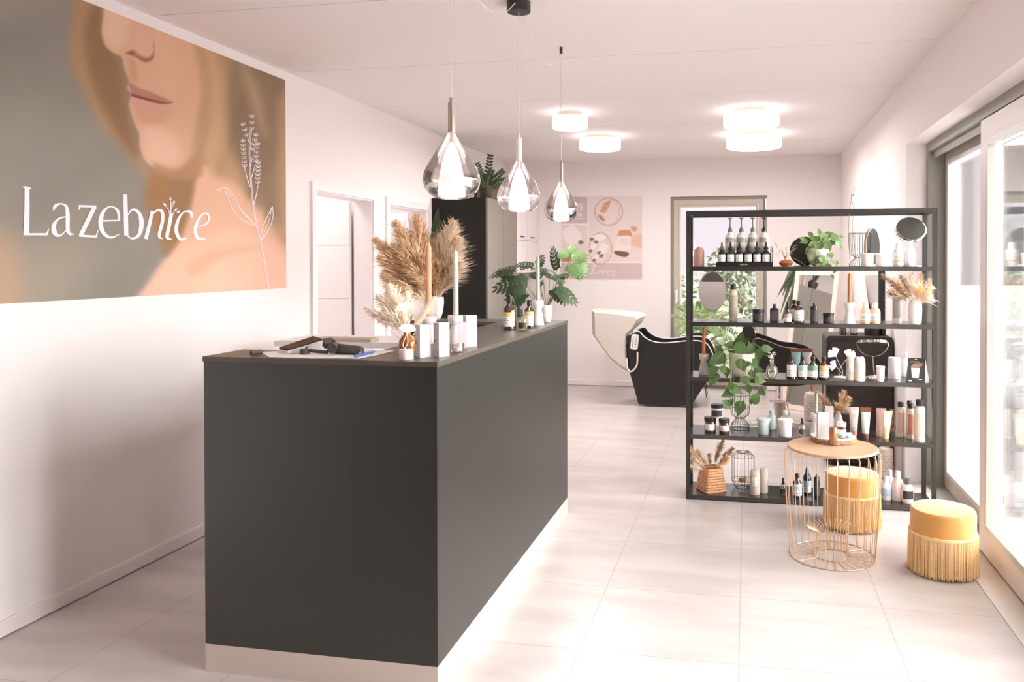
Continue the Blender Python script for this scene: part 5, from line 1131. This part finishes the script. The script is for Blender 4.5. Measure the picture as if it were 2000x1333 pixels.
# candle holders
p = K(832, 672)+Vector((0, .03, 0)); k = mpp(p); r = 16.5*k
candle_holder('white candle holder carrying a terracotta candle behind the first carton', p, r, 52*k, 150*k, 'terracotta taper candle in front of the pampas bouquet', mat('terracotta_wax', (220, 152, 118), .5), rc=5.6*k)
p = K(885, 672)+Vector((0, .032, 0)); k = mpp(p); r = 16.5*k
candle_holder('white candle holder carrying a pale sage candle beside the black cabinet', p, r, 54*k, 134*k, 'pale sage taper candle right of the pampas bouquet', sagec, rc=5*k)
p = K(890, 689)+Vector((0, .02, 0)); k = mpp(p)
t = thing('tealight_glass', 'small clear glass tealight holder at the counter edge', 'candle holder', p); MB().lathe([(11*k, 0), (13.2*k, .004), (13.2*k, 17*k), (12*k, 17*k), (11.5*k, .006), (0, .006)], 32, close=False).build('glass_body', clearg, t); MB().lathe([(9.5*k, .0065), (9.5*k, 9*k)], 24).build('tealight', whitep, t)
# fluted vase with the big bouquet
p = Vector((at(848, 624, Y=4.44).x, 4.44, ZK)); k = mpp(p)
t = thing('pampas_vase', 'white fluted vase with a large tan pampas bouquet and dark leaves on the counter', 'vase', p)
mb_ = MB(); n = 48; pf = [(.5, 0), (.7, .08), (.92, .4), (1, .75), (.98, 1), (.88, .97), (.8, .5), (0, .3)]; r = 19*k; h = 44*k
mb_.add([(r*a_*(1+.05*math.cos(i*math.pi*2/6)*(1 if a_ > .6 else 0))*math.cos(2*math.pi*i/n), r*a_*(1+.05*math.cos(i*math.pi*2/6))*math.sin(2*math.pi*i/n), h*z) for a_, z in pf for i in range(n)], [(q*n+i, q*n+(i+1) % n, (q+1)*n+(i+1) % n, (q+1)*n+i) for q in range(len(pf)-1) for i in range(n)]+[tuple(range(n))[::-1]]); mb_.build('vase_body', ceram, t)
for (tx, ty, dy, mt_, w_, nn) in ((733, 466, -.05, pamp, .075, 700), (772, 432, 0, pamp, .08, 800), (814, 420, .04, pamp, .085, 800), (745, 500, -.1, pamp, .09, 800), (752, 535, -.12, pamp, .09, 700), (790, 470, -.05, pamp, .11, 900), (886, 432, .03, pampl, .085, 900), (897, 466, 0, pampl, .085, 800), (893, 510, -.05, pampl, .085, 800), (850, 478, .06, pamp, .10, 700), (868, 455, .05, pampl, .09, 700), (800, 520, -.12, pamp, .10, 900), (826, 500, -.1, pamp, .09, 700), (775, 560, -.15, pamp, .09, 600), (858, 520, -.06, pamp, .09, 800), (785, 500, -.14, pamp, .08, 500), (812, 455, -.02, pamp, .09, 500), (765, 480, -.08, pamp, .09, 500), (838, 545, -.12, pamp, .08, 400), (880, 490, .0, pampl, .08, 500), (875, 540, -.04, pampl, .07, 400)):
    q = at(tx, ty, Y=p.y+dy)-p; mb_ = MB(); plume(mb_, (0, 0, h*.8), q, w_*1.25, int(nn*1.9), 0, .05, .0015, .30); mb_.tube([(0, 0, h*.4), tuple(q*.85)], .0022, 5); mb_.build('plume', mt_, t)
mb_ = MB()
for (bx, by, tx, ty, w_) in ((848, 474, 856, 404, .055), (842, 500, 851, 432, .05), (829, 500, 833, 450, .03), (846, 575, 862, 540, .04)):
    a = at(bx, by, Y=p.y+.1)-p; b2 = at(tx, ty, Y=p.y+.1)-p; mb_.leaf(a, b2-a, (0, -1, 0), (b2-a).length, w_, 'lance', .02, .15); mb_.tube([(0, 0, h*.6), a+(b2-a)*.02], .002, 5)
mb_.build('dark_leaves', grn2, t)
# bottles at the far end
p = K(992, 645)+Vector((0, .03, 0)); k = mpp(p)
vessel('shampoo_bottle', 'larger brown bottle with orange and white label at the far end of the counter', 'bottle', p, 12.6*k, 66*k, brown, blackp, paper, 'pharma', 'screw', (.1, .52), (orangel, .68, 0), 4, half=64)
p = K(1030, 642)+Vector((0, .04, 0)); k = mpp(p)
vessel('shampoo_bottle', 'brown bottle with orange-topped label behind the small perfume bottle', 'bottle', p, 10.5*k, 54*k, brown, blackp, paper, 'pharma', 'screw', (.1, .6), (orangel, .7, 0), 3, half=60)
p = K(1020, 644.5)+Vector((0, .012, 0)); k = mpp(p)
vessel('perfume_bottle', 'small yellowish perfume spray bottle with round black label on the counter', 'bottle', p, 8.6*k, 40*k, glass('perfume_glass', (236, 232, 176), .12, .03, .2), greyp, inkw, 'round', 'spray', (.06, .36), None, 1)
p = K(1048, 636)+Vector((0, .03, 0)); k = mpp(p)
candle_holder('white candle holder carrying a sage green candle beside the monstera pot', p, 12*k, 48*k, 94*k, 'sage green taper candle in front of the monstera', mat('sage_green_wax', (184, 196, 174), .5), rc=3.6*k)
# monstera
def monstera_leaf(mb_, p, d, nrm, L, W):
    p = Vector(p); d = Vector(d).normalized(); nrm = Vector(nrm); nrm = (nrm-d*nrm.dot(d)).normalized(); sd_ = d.cross(nrm)
    f = lambda t_, s_, k_=0: p+d*(L*t_)+sd_*(s_*W*.5)-nrm*(L*.22*t_*t_+abs(s_)**2*W*.12)
    mb_.add([f(t_/8, s_) for t_ in range(9) for s_ in (-.10*(1-t_/9), 0, .10*(1-t_/9))], [(3*i+j, 3*i+j+1, 3*i+j+4, 3*i+j+3) for i in range(8) for j in (0, 1)])
    for sg in (-1, 1):
        for i in range(6):
            t0, t1 = .0+i*.15, .0+i*.15+.10; w_ = [.74, .96, 1, .86, .64, .36][i]; fw = .24
            b0, b1 = f(t0, sg*.05), f(t1, sg*.05); m0, m1 = f(t0-.02+fw*.25, sg*w_*.55), f(t1+.04+fw*.25, sg*w_*.55); e0, e1 = f(t0+fw*.35-(.1 if i == 0 else 0), sg*w_*.92), f(t1+fw*.55, sg*w_*.9); tp = f((t0+t1)/2+fw*.7, sg*w_)
            mb_.add([b0, b1, m0, m1, e0, e1, tp], [(0, 2, 3, 1), (2, 4, 5, 3), (4, 6, 5)] if sg > 0 else [(1, 3, 2, 0), (3, 5, 4, 2), (5, 6, 4)])
p = K(1062, 630)+Vector((0, .05, 0)); k = mpp(p)
t = thing('monstera', 'monstera plant with split dark leaves in a white pot at the counter end', 'plant', p)
MB().lathe([(9*k, 0), (10*k, .004), (13*k, 30*k), (13*k, 33*k), (11.6*k, 33*k), (11.4*k, 28*k), (0, 28*k)], 32, close=False).build('pot', ceram, t)
mb_ = MB(); st = MB()
for (bx, by, tx, ty, wpx, nx, nz, dy) in ((1008, 523, 952, 532, 30, .1, 1.2, .02), (1000, 540, 974, 525, 28, .2, .8, .05), (1030, 558, 998, 552, 52, -.1, .5, -.05), (1020, 548, 958, 560, 40, .1, .6, -.02), (1025, 565, 985, 592, 46, .2, .2, -.04), (1043, 518, 1008, 512, 24, 0, 1.2, .04), (1046, 518, 1062, 500, 30, -.3, .6, .03), (1060, 540, 1032, 532, 22, 0, 1, .05), (1088, 528, 1070, 482, 26, -.6, .4, .0), (1075, 535, 1056, 523, 20, 0, 1, 0), (1090, 545, 1058, 522, 22, .3, .9, -.03), (1084, 562, 1110, 592, 34, .5, .9, -.02), (1088, 562, 1130, 590, 34, .4, .9, -.05), (1092, 540, 1101, 556, 22, .5, .7, 0), (1062, 550, 1040, 560, 20, 0, 1, .06), (1078, 566, 1084, 578, 18, .5, 1, .02), (1090, 540, 1112, 536, 18, .2, 1, .02)):
    a = at(bx, by, Y=p.y+dy)-p; b2 = at(tx, ty, Y=p.y+dy)-p; dd = (b2-a)+Vector((0, random.uniform(-.03, .03), 0)); monstera_leaf(mb_, a, dd, (nx, -1, nz), dd.length*1.05, wpx*k)
    st.tube(smooth_path([(0, 0, 26*k), tuple(a*.5+Vector((0, .01, .02))), tuple(a)], 5), .0018, 6)
mb_.build('leaves', mat('monstera_green', (66, 88, 58), .35, noise=.2, nscale=14), t); st.build('stems', mat('monstera_stem', (150, 146, 96), .5), t)
mb_ = MB(); st = MB()
for (bx, by, tx, ty, wpx, nx, nz, dy) in ((1122, 522, 1148, 528, 46, .1, .3, .0), (1116, 500, 1146, 498, 34, 0, 1.0, .0), (1104, 505, 1098, 490, 26, .2, .6, .0), (1122, 498, 1112, 482, 24, 0, .6, .02), (1122, 512, 1138, 540, 44, .3, .3, -.03), (1112, 528, 1104, 522, 12, .2, .3, 0)):
    a = at(bx, by, Y=p.y+dy)-p; b2 = at(tx, ty, Y=p.y+dy)-p; dd = b2-a; monstera_leaf(mb_, a, dd, (nx, -1, nz), dd.length*1.1, wpx*k)
    st.tube(smooth_path([(0, 0, 26*k), tuple(a*.5+Vector((0, .01, .03))), tuple(a)], 5), .0016, 6)
mb_.build('young_leaves', mat('monstera_young', (118, 156, 92), .4, noise=.2, nscale=18), t); st.build('stems', MATS['monstera_stem'], t)

# ------------------------------------------------------------------ salon furniture behind the shelf
blv = mat('black_vinyl', (34, 32, 30), .38, bump=.1, nscale=300)
shell = mat('basin_shell', (206, 198, 188), .45)
def side_prof(pts, Y): return [(q.x, q.z) for q in (at(x, y, Y=Y) for x, y in pts)]
Yw = 8.10
bodyp = [(1225, 657), (1246, 648), (1258, 659), (1275, 668), (1300, 671), (1342, 667), (1370, 668), (1385, 678), (1394, 707), (1382, 743), (1351, 792), (1247, 790), (1230, 728)]
t = thing('wash_unit', 'hairdressing wash chair with pale basin and black side-panelled seat', 'wash chair', (0, 0, 0))
pr = side_prof(bodyp, Yw)
pr = [(x, max(z, 0.0)) for x, z in pr]
prs = [(v.x, max(v.y, 0)) for v in smooth_path([(a, b_, 0) for a, b_ in pr[:10]], 4)]+pr[10:]
for y0 in (Yw, Yw+.48): MB().prism(prs, lambda x, y, k_: (x, y0+k_*.06, y)).build('side_panel', blv, t, ang=50)
sp = [(x, z-.07) for x, z in prs if z > .45]; x0, x1 = min(a for a, _ in sp), max(a for a, _ in sp)
seatp = [(a, b_) for a, b_ in sp]+[(x1-.06, .3), (x0+.1, .3)]
MB().prism(seatp, lambda x, y, k_: (x, Yw+.062+k_*.416, y)).build('seat', blv, t, ang=50)
pip = mat('piping_white', (236, 228, 222), .4)
for y0 in (Yw-.003, Yw+.477): MB().tube([(x, y0+.004, z+.004) for x, z in prs[1:len(prs)-8]], .006, 6).build('piping', pip, t)
bpf = side_prof([(1152, 606), (1200, 610), (1246, 616), (1252, 621), (1242, 638), (1225, 652), (1224, 670), (1224, 698), (1229, 731), (1216, 725), (1189, 703), (1160, 663), (1154, 654)], Yw)
sa, sb = at(1158, 662, Y=Yw).z, at(1224, 669, Y=Yw).z
def loft(prof, y0, y1, n=9, dz=None):
    cx_, cz_ = sum(a for a, _ in bpf)/len(bpf), (sa+sb)/2; m_ = len(prof); v = []
    for i in range(n):
        u = i/(n-1); k_ = 1-.18*abs(2*u-1)**6-.0*u
        for a, b_ in prof: v.append((cx_+(a-cx_)*k_, y0+(y1-y0)*u, cz_+(b_-cz_)*(k_ if b_ < cz_ else 1-(1-k_)*.4)))
    return MB().add(v, [(i*m_+j, (i+1)*m_+j, (i+1)*m_+(j+1) % m_, i*m_+(j+1) % m_) for i in range(n-1) for j in range(m_)]+[tuple(range(m_)), tuple(range((n-1)*m_, n*m_))[::-1]])
def split_z(prof, za, zb, upper):
    x0_, x1_ = min(a for a, _ in prof), max(a for a, _ in prof); out = []
    L_ = lambda x: za+(zb-za)*(x-x0_)/(x1_-x0_); n_ = len(prof)
    for i in range(n_):
        a, b_ = prof[i], prof[(i+1) % n_]; da, db = a[1]-L_(a[0]), b_[1]-L_(b_[0])
        if (da >= 0) == upper: out.append(a)
        if (da >= 0) != (db >= 0): u = da/(da-db); out.append((a[0]+(b_[0]-a[0])*u, a[1]+(b_[1]-a[1])*u))
    return out
sa, sb = at(1158, 662, Y=Yw).z, at(1224, 669, Y=Yw).z
loft(split_z(bpf, sa+.0004, sb+.0004, True), Yw-.03, Yw+.57).build('basin', shell, t, ang=50)
loft(split_z(bpf, sa-.0004, sb-.0004, False), Yw-.03, Yw+.57).build('basin_cover', shell, t, ang=50)
rc = at(1240, 668, Y=Yw-.012); hs = MB().slab(rrect(.075, .155, .02, 4), 0, .03); hs.v = [tuple(Matrix.Translation(rc) @ Matrix.Rotation(R_(6), 4, 'Y') @ Matrix.Rotation(R_(90), 4, 'X') @ Vector(q)) for q in hs.v]; rm = hs.build('remote_control', pip, t)
bt = MB()
for i in range(5):
    for j in (-1, 1): bt.lathe([(.006, 0), (.006, .004), (0, .005)], 10, c=(j*.016, .05-.024*i, .03))
bt.v = [tuple(Matrix.Translation(rc) @ Matrix.Rotation(R_(6), 4, 'Y') @ Matrix.Rotation(R_(90), 4, 'X') @ Vector(q)) for q in bt.v]; bt.build('buttons', mat('button_grey', (120, 112, 106), .5), rm)
MB().tube(smooth_path([at(x, y, Y=Yw-.03) for x, y in ((1245, 688), (1245, 702), (1243, 716), (1233, 726), (1226, 720), (1224, 700))], 6), .0085, 8).build('coiled_cord', pip, t)
# salon chair
Yc = 7.0
t = thing('salon_chair', 'black reclining salon chair on a chrome hydraulic column seen through the shelf', 'chair', (0, 0, 0))
cp = side_prof([(1466, 672), (1478, 662), (1500, 668), (1530, 679), (1562, 683), (1585, 690), (1600, 706), (1606, 725), (1596, 745), (1560, 754), (1510, 755), (1480, 750), (1464, 735)], Yc)
cps = [(v.x, v.y) for v in smooth_path([(a, b_, 0) for a, b_ in cp+[cp[0]]], 4)][:-1]
for y0 in (Yc, Yc+.5): MB().prism(cps, lambda x, y, k_: (x, y0+k_*.06, y)).build('armrest', blv, t, ang=50)
cx_ = sum(a for a, _ in cps)/len(cps); MB().prism([(cx_+(a-cx_)*.93, b_-.05 if b_ > .55 else b_+.02) for a, b_ in cps], lambda x, y, k_: (x, Yc+.062+k_*.436, y)).build('seat', blv, t, ang=50)
for y0 in (Yc-.002, Yc+.498): MB().tube([(x, y0+.004, z+.004) for x, z in cps[2:30]], .004, 6).build('piping', mat('piping_tan', (150, 132, 116), .4), t)
bk = side_prof([(1450, 642), (1455, 638), (1468, 637), (1473, 646), (1478, 668), (1480, 700), (1462, 700), (1452, 672)], Yc+.05); MB().prism(bk, lambda x, y, k_: (x, Yc+.08+k_*.40, y)).build('backrest', blv, t, ang=50)
cb = at(1522, 760, Y=Yc+.28); MB().lathe([(.03, .2), (.03, .46)], 20, c=(cb.x, cb.y, 0)).build('column', chromem, t)
MB().lathe([(.055, .03), (.055, .24), (.03, .25)], 24, c=(cb.x, cb.y, 0)).build('hydraulic_pump', mat('brushed_steel', (176, 164, 152), .3, .8), t)
MB().lathe([(.27, 0), (.275, .012), (.12, .03), (.056, .035)], 48, c=(cb.x, cb.y, 0)).build('base', chromem, t)
MB().tube([(cb.x-.06, cb.y-.14, .26), (cb.x-.03, cb.y-.2, .04)], .008, 8).tube([(cb.x+.06, cb.y-.14, .26), (cb.x+.1, cb.y-.2, .05)], .008, 8).tube([(cb.x-.09, cb.y-.14, .26), (cb.x+.09, cb.y-.14, .26)], .008, 8).build('footrest', chromem, t)
# cabinet by the right wall
Yq = 6.02; xa, xb = at(1614, 700, Y=Yq).x, 1.036; zc = at(1670, 657, Y=Yq).z
t = thing('salon_cabinet', 'dark brown cabinet with rounded corners against the right wall behind the shelf', 'cabinet', (xa, Yq, 0)); W2 = xb-xa
cabm = mat('dark_brown_panel', (60, 51, 45), .55, bump=.1, nscale=300)
pl_ = [(0, 0.02)]+[(W2, 0.02)]+arc(W2-.03, zc-.03, .03, 0, 90, 5)+arc(.03, zc-.03, .03, 90, 180, 5)
MB().prism(pl_, lambda x, y, k_: (x, k_*.34, y)).build('body', cabm, t, ang=30)
MB().prism([(q[0]*.93+W2*.05, .05+(q[1]-.05)*.955) for q in pl_], lambda x, y, k_: (x, -.014+k_*.0135, y)).build('front_panel', cabm, t, ang=30)
MB().box(-.012, -.001, .01, .03, .02, zc-.2).build('side_strip', mat('alu_strip', (196, 196, 188), .3, .6), t, smooth=False)
zc += .0006
for px, r_, h_, bm_, cm_, lb in ((1646, .024, .085, brown, blackp, 'dark bottle on the brown cabinet, leftmost on its top'), (1668, .026, .095, brown, blackp, 'brown bottle with white label on the brown cabinet'), (1724, .022, .12, blackp, blackp, 'black can standing by the wall on the brown cabinet')):
    x_ = at(px, 650, Y=Yq+.12).x; vessel('bottle', lb, 'bottle', Vector((min(x_, 1.0), Yq+.12, zc)), r_, h_, bm_, cm_, paper if 'label' in lb else None, 'pharma', 'screw')
x_ = at(1703, 650, Y=Yq+.12).x; vessel('jar', 'wide black jar with black lid on the brown cabinet', 'jar', Vector((x_, Yq+.12, zc)), .055, .1, blackp, blackp, None, 'jar', 'jar')
# leaning mirror in pale wood frame
fm = mat('pale_wood_frame', (236, 216, 200), .55, noise=.05, nscale=20)
P0, P1 = Vector((.335, 8.29, 0)), Vector((.735, 7.97, 0)); ax_ = (P1-P0).normalized(); lean = Vector((-ax_.y, ax_.x, 0))
if lean.x < 0: lean = -lean
upv = (lean*.26+Vector((0, 0, 1.40))).normalized(); Hm = math.hypot(.26, 1.40); nrm_ = ax_.cross(upv); 
if nrm_.x > 0: nrm_ = -nrm_
t = thing('leaning_mirror', 'tall mirror in pale wood frame leaning behind the black salon chair', 'mirror', P0+Vector((0, 0, .003)))
wm = (P1-P0).length
def LM(x, y, z): return ax_*x+upv*y-nrm_*z
def lbox(mb_, x0, x1, y0, y1, z0, z1): 
    c8 = [LM(x, y, z) for x, y, z in ((x0, y0, z0), (x1, y0, z0), (x1, y1, z0), (x0, y1, z0), (x0, y0, z1), (x1, y0, z1), (x1, y1, z1), (x0, y1, z1))]
    mb_.add(c8, [(0, 3, 2, 1), (4, 5, 6, 7), (0, 1, 5, 4), (1, 2, 6, 5), (2, 3, 7, 6), (3, 0, 4, 7)]); return mb_
mb_ = MB(); fwid = .05
for q in ((0, fwid, 0, Hm), (wm-fwid, wm, 0, Hm), (fwid, wm-fwid, 0, fwid), (fwid, wm-fwid, Hm-fwid, Hm)): lbox(mb_, *q, 0, .03)
mb_.build('frame', fm, t, smooth=False); lbox(MB(), fwid, wm-fwid, fwid, Hm-fwid, .008, .022).build('mirror_glass', mirrorm, t, smooth=False)
# arched mirror on the right wall
t = thing('wall_mirror', 'narrow black-rimmed round-topped mirror on the right wall seen edge on', 'mirror', (XR, 0, 0))
y0_, y1_, z0_, z1_ = 6.42, 7.15, .95, 1.475
ap = [(y0_, z0_), (y1_, z0_)]+arc(y1_-.08, z1_-.08, .08, 0, 90, 6)+arc(y0_+.08, z1_-.08, .08, 90, 180, 6)
MB().prism(ap, lambda x, y, k_: (-.045+k_*.044, x, y)).build('frame', blackp, t, ang=30)
ci, cz2 = (y0_+y1_)/2, (z0_+z1_)/2; MB().prism([(ci+(a-ci)*.95, cz2+(b_-cz2)*.95) for a, b_ in ap], lambda x, y, k_: (-.048+k_*.0025, x, y)).build('mirror_glass', mirrorm, t, ang=30)
# floor vases behind the shelf
pat = mat('patterned_ceramic', (232, 214, 198), .6, noise=.25, nscale=150)
def pvase(name, label, px, pyb, wpx, hpx, extra):
    p_ = at(px, pyb, Z=0); p_.z = .0005; k_ = mpp(p_); r_, h_ = wpx*k_/2, hpx*k_; p_.y += r_
    t_ = thing(name, label, 'vase', p_)
    MB().lathe([(r_*.75, 0), (r_*.95, h_*.06), (r_, h_*.15), (r_, h_*.82), (r_*.9, h_*.92), (r_*.4, h_*.97), (r_*.42, h_), (r_*.3, h_)], 36, close=False).build('vase_body', mat('sand_ceramic', (226, 212, 198), .6), t_)
    mb_ = MB()
    for i in range(18):
        for j in range(6):
            a = 2*math.pi*(i+.5*(j % 2))/18; z = h_*(.26+.09*j); rr_ = r_*1.003; w_ = .11; hh = h_*.035
            P_ = lambda da, dz: (rr_*math.cos(a+da), rr_*math.sin(a+da), z+dz)
            mb_.add([P_(-w_, hh), P_(-w_*.8, hh*.2), P_(0, -hh), P_(w_*.8, hh*.2), P_(w_, hh), P_(0, -hh*.3)], [(0, 1, 2, 5), (5, 2, 3, 4)])
    mb_.build('leaf_pattern', mat('pattern_brown', (140, 112, 92), .7), t_)
    for (tx, ty, dy, mt_, w2_, nn) in extra:
        q = at(tx, ty, Y=p_.y+dy)-p_; m3 = MB(); plume(m3, (0, 0, h_*.95), q, w2_, nn, 0, .05, .0015, .1); m3.tube([(0, 0, h_*.8), tuple(q*.9)], .002, 5); m3.build('plume', mt_, t_)
    return t_
pvase('floor_vase', 'patterned sand-coloured vase on the floor behind the fourth board with orange candle', 1590, 825, 36, 58, [])
v1 = [o for o in C.objects if o.get('label', '').startswith('patterned sand-coloured')][0]
c_ = thing('candle', 'orange taper candle stuck in the patterned vase behind the fourth board', 'candle', Vector(v1.location)+Vector((-.02, 0, 58*mpp(v1.location)+.001))); MB().lathe([(.012, 0), (.012, .09), (.004, .1)], 16).build('wax_body', orangec, c_)
pvase('floor_vase', 'patterned cream vase with dark dried grass on the floor by the right wall', 1732, 938, 29, 64, [(1742, 800, .02, pampd, .05, 400), (1750, 830, .05, pampd, .04, 300), (1736, 820, -.02, pampd, .04, 300)])
# plants near the back window
p = Vector((.62, 8.86, .0005)); t = thing('dracaena', 'tall plant with long arching dark leaves behind the leaning mirror', 'plant', p)
MB().lathe([(.11, 0), (.13, .01), (.16, .28), (.145, .28), (.14, .25), (0, .25)], 28, close=False).build('pot', mat('stone_pot', (150, 144, 136), .7), t)
mb_ = MB(); mb_.tube(smooth_path([(0, 0, .25), (.02, 0, .8), (-.02, 0, 1.42)]), .012, 8, 1)
for (tx, ty, w_) in ((1530, 556, .05), (1523, 570, .03), (1545, 596, .05), (1540, 604, .05), (1534, 622, .03), (1552, 632, .06), (1556, 612, .06), (1548, 580, .06), (1562, 640, .06), (1538, 545, .04), (1570, 600, .06), (1600, 520, .05), (1590, 560, .05))+tuple((random.uniform(1514, 1574), random.uniform(548, 650), random.uniform(.03, .055)) for _ in range(14)):
    e_ = at(tx, ty, Y=p.y-.15)-p; b0 = Vector((-.03, -.02, random.uniform(1.25, 1.45))); md = (b0+e_)/2+Vector((0, 0, .09)); pts = smooth_path([b0, md, e_], 5); v = []; n_ = len(pts)
    for i, q in enumerate(pts):
        tg = (pts[min(i+1, n_-1)]-pts[max(0, i-1)]).normalized(); sd_ = tg.cross(Vector((0, -1, .25))).normalized(); ww = w_*.5*math.sin(math.pi*(.08+.9*i/(n_-1)))
        v += [q+sd_*ww, q+Vector((0, -.004, 0)), q-sd_*ww]
    mb_.add(v, [(3*i+j, 3*i+j+1, 3*i+j+4, 3*i+j+3) for i in range(n_-1) for j in (0, 1)])
mb_.build('leaves', [mat('dracaena_green', (80, 94, 60), .45, noise=.2, nscale=12), stemm], t)
p = Vector((at(1362, 670, Y=8.85).x, 8.85, .46)); t = thing('potted_fern', 'light green fern in a black pot on a wire stand by the back window', 'plant', (p.x, p.y, 0))
MB().lathe([(.05, .46), (.055, .465), (.065, .70), (.058, .70), (.055, .66), (0, .66)], 24, close=False).build('pot', blackp, t)
mb_ = MB(); mb_.tube([(.07*math.cos(a), .07*math.sin(a), .455) for a in [R_(x) for x in range(0, 360, 20)]], .005, 6, close=True)
for a in (45, 135, 225, 315): mb_.tube([(.07*math.cos(R_(a)), .07*math.sin(R_(a)), .455), (.15*math.cos(R_(a)), .15*math.sin(R_(a)), .004)], .005, 6)
mb_.build('wire_stand', blackp, t)
mb_ = MB()
def frond(mb_, b0, e_, arch, n, lw, ll):
    pts = smooth_path([b0, (b0+e_)/2+Vector((0, 0, arch)), e_], 8); mb_.tube(pts, .0016, 4, 1); L_ = len(pts)-1
    for i in range(n):
        u = .15+.85*i/n; k_ = min(L_-1, int(u*L_)); q = pts[k_].lerp(pts[k_+1], u*L_-k_); tg = (pts[k_+1]-pts[k_]).normalized(); sd_ = tg.cross(Vector((0, -1, .4))).normalized()
        for sg in (-1, 1): mb_.leaf(q, sd_*sg+tg*.5, (0, -1, .5), ll*(1.1-.75*u), lw, 'lance', .2, .1)
for (tx, ty, dy) in ((1310, 618, 0), (1318, 596, .1), (1335, 590, 0), (1318, 640, -.1), (1342, 585, .2), (1345, 656, -.1), (1400, 596, .1), (1425, 612, 0), (1442, 636, 0), (1430, 664, -.1), (1405, 655, -.2), (1385, 592, 0), (1365, 588, -.1), (1448, 655, .1), (1390, 620, -.2), (1325, 655, -.15)):
    frond(mb_, Vector((0, 0, .69)), at(tx, ty, Y=p.y+dy)-Vector((p.x, p.y, 0)), .09, 16, .018, .075)
mb_.build('fronds', [grn3, stg], t)

# ------------------------------------------------------------------ garden trees beyond the back window
def bush(label, c_, rad, h, n, mt, seed, trunk=True):
    rnd = random.Random(seed); t_ = thing('garden_tree', label, 'tree', (c_[0], c_[1], -.15))
    st = MB(); st.tube([(0, 0, 0), (.05, 0, h*.4), (0, .05, h*.75)], [.07, .05, .02], 8)
    for i in range(7): a = i*.9; st.tube([(0, 0, h*(.25+.06*i)), (rad*.7*math.cos(a), rad*.7*math.sin(a), h*(.5+.06*i))], [.03, .01], 6)
    st.build('trunk', mat('tree_bark', (132, 120, 104), .9), t_); mb_ = MB()
    for i in range(n):
        a, u = rnd.uniform(0, 6.28), rnd.random()**.5; z = rnd.random(); rr_ = rad*u*math.sin(math.pi*(.12+.8*z))*(1+.25*math.sin(a*3+z*7)); d = Vector((rnd.gauss(0, 1), rnd.gauss(0, 1), rnd.gauss(0, .6)))
        mb_.leaf((rr_*math.cos(a), rr_*math.sin(a), h*(.12+.9*z)), d, (rnd.gauss(0, 1), rnd.gauss(0, 1), 1), .13, .07, 'lance', .1, .1)
    mb_.build('crown', mt, t_)
gt1, gt2 = mat('garden_green', (124, 134, 108), .7, noise=.2, nscale=4), mat('garden_pale_green', (142, 150, 124), .7, noise=.2, nscale=4)
bush('bushy green tree outside the back window, the middle one', (-.1, 14.6), .8, 2.0, 1500, gt1, 1)
bush('small pale tree outside the back window, leftmost', (-1.75, 14.5), .8, 1.7, 1200, gt2, 2)
bush('leafy shrub outside the back window, rightmost', (1.6, 15.0), .8, 2.1, 1400, gt1, 3)
bush('dense low shrub in front of the garden trees', (-.55, 12.2), .7, .9, 1400, gt2, 4)
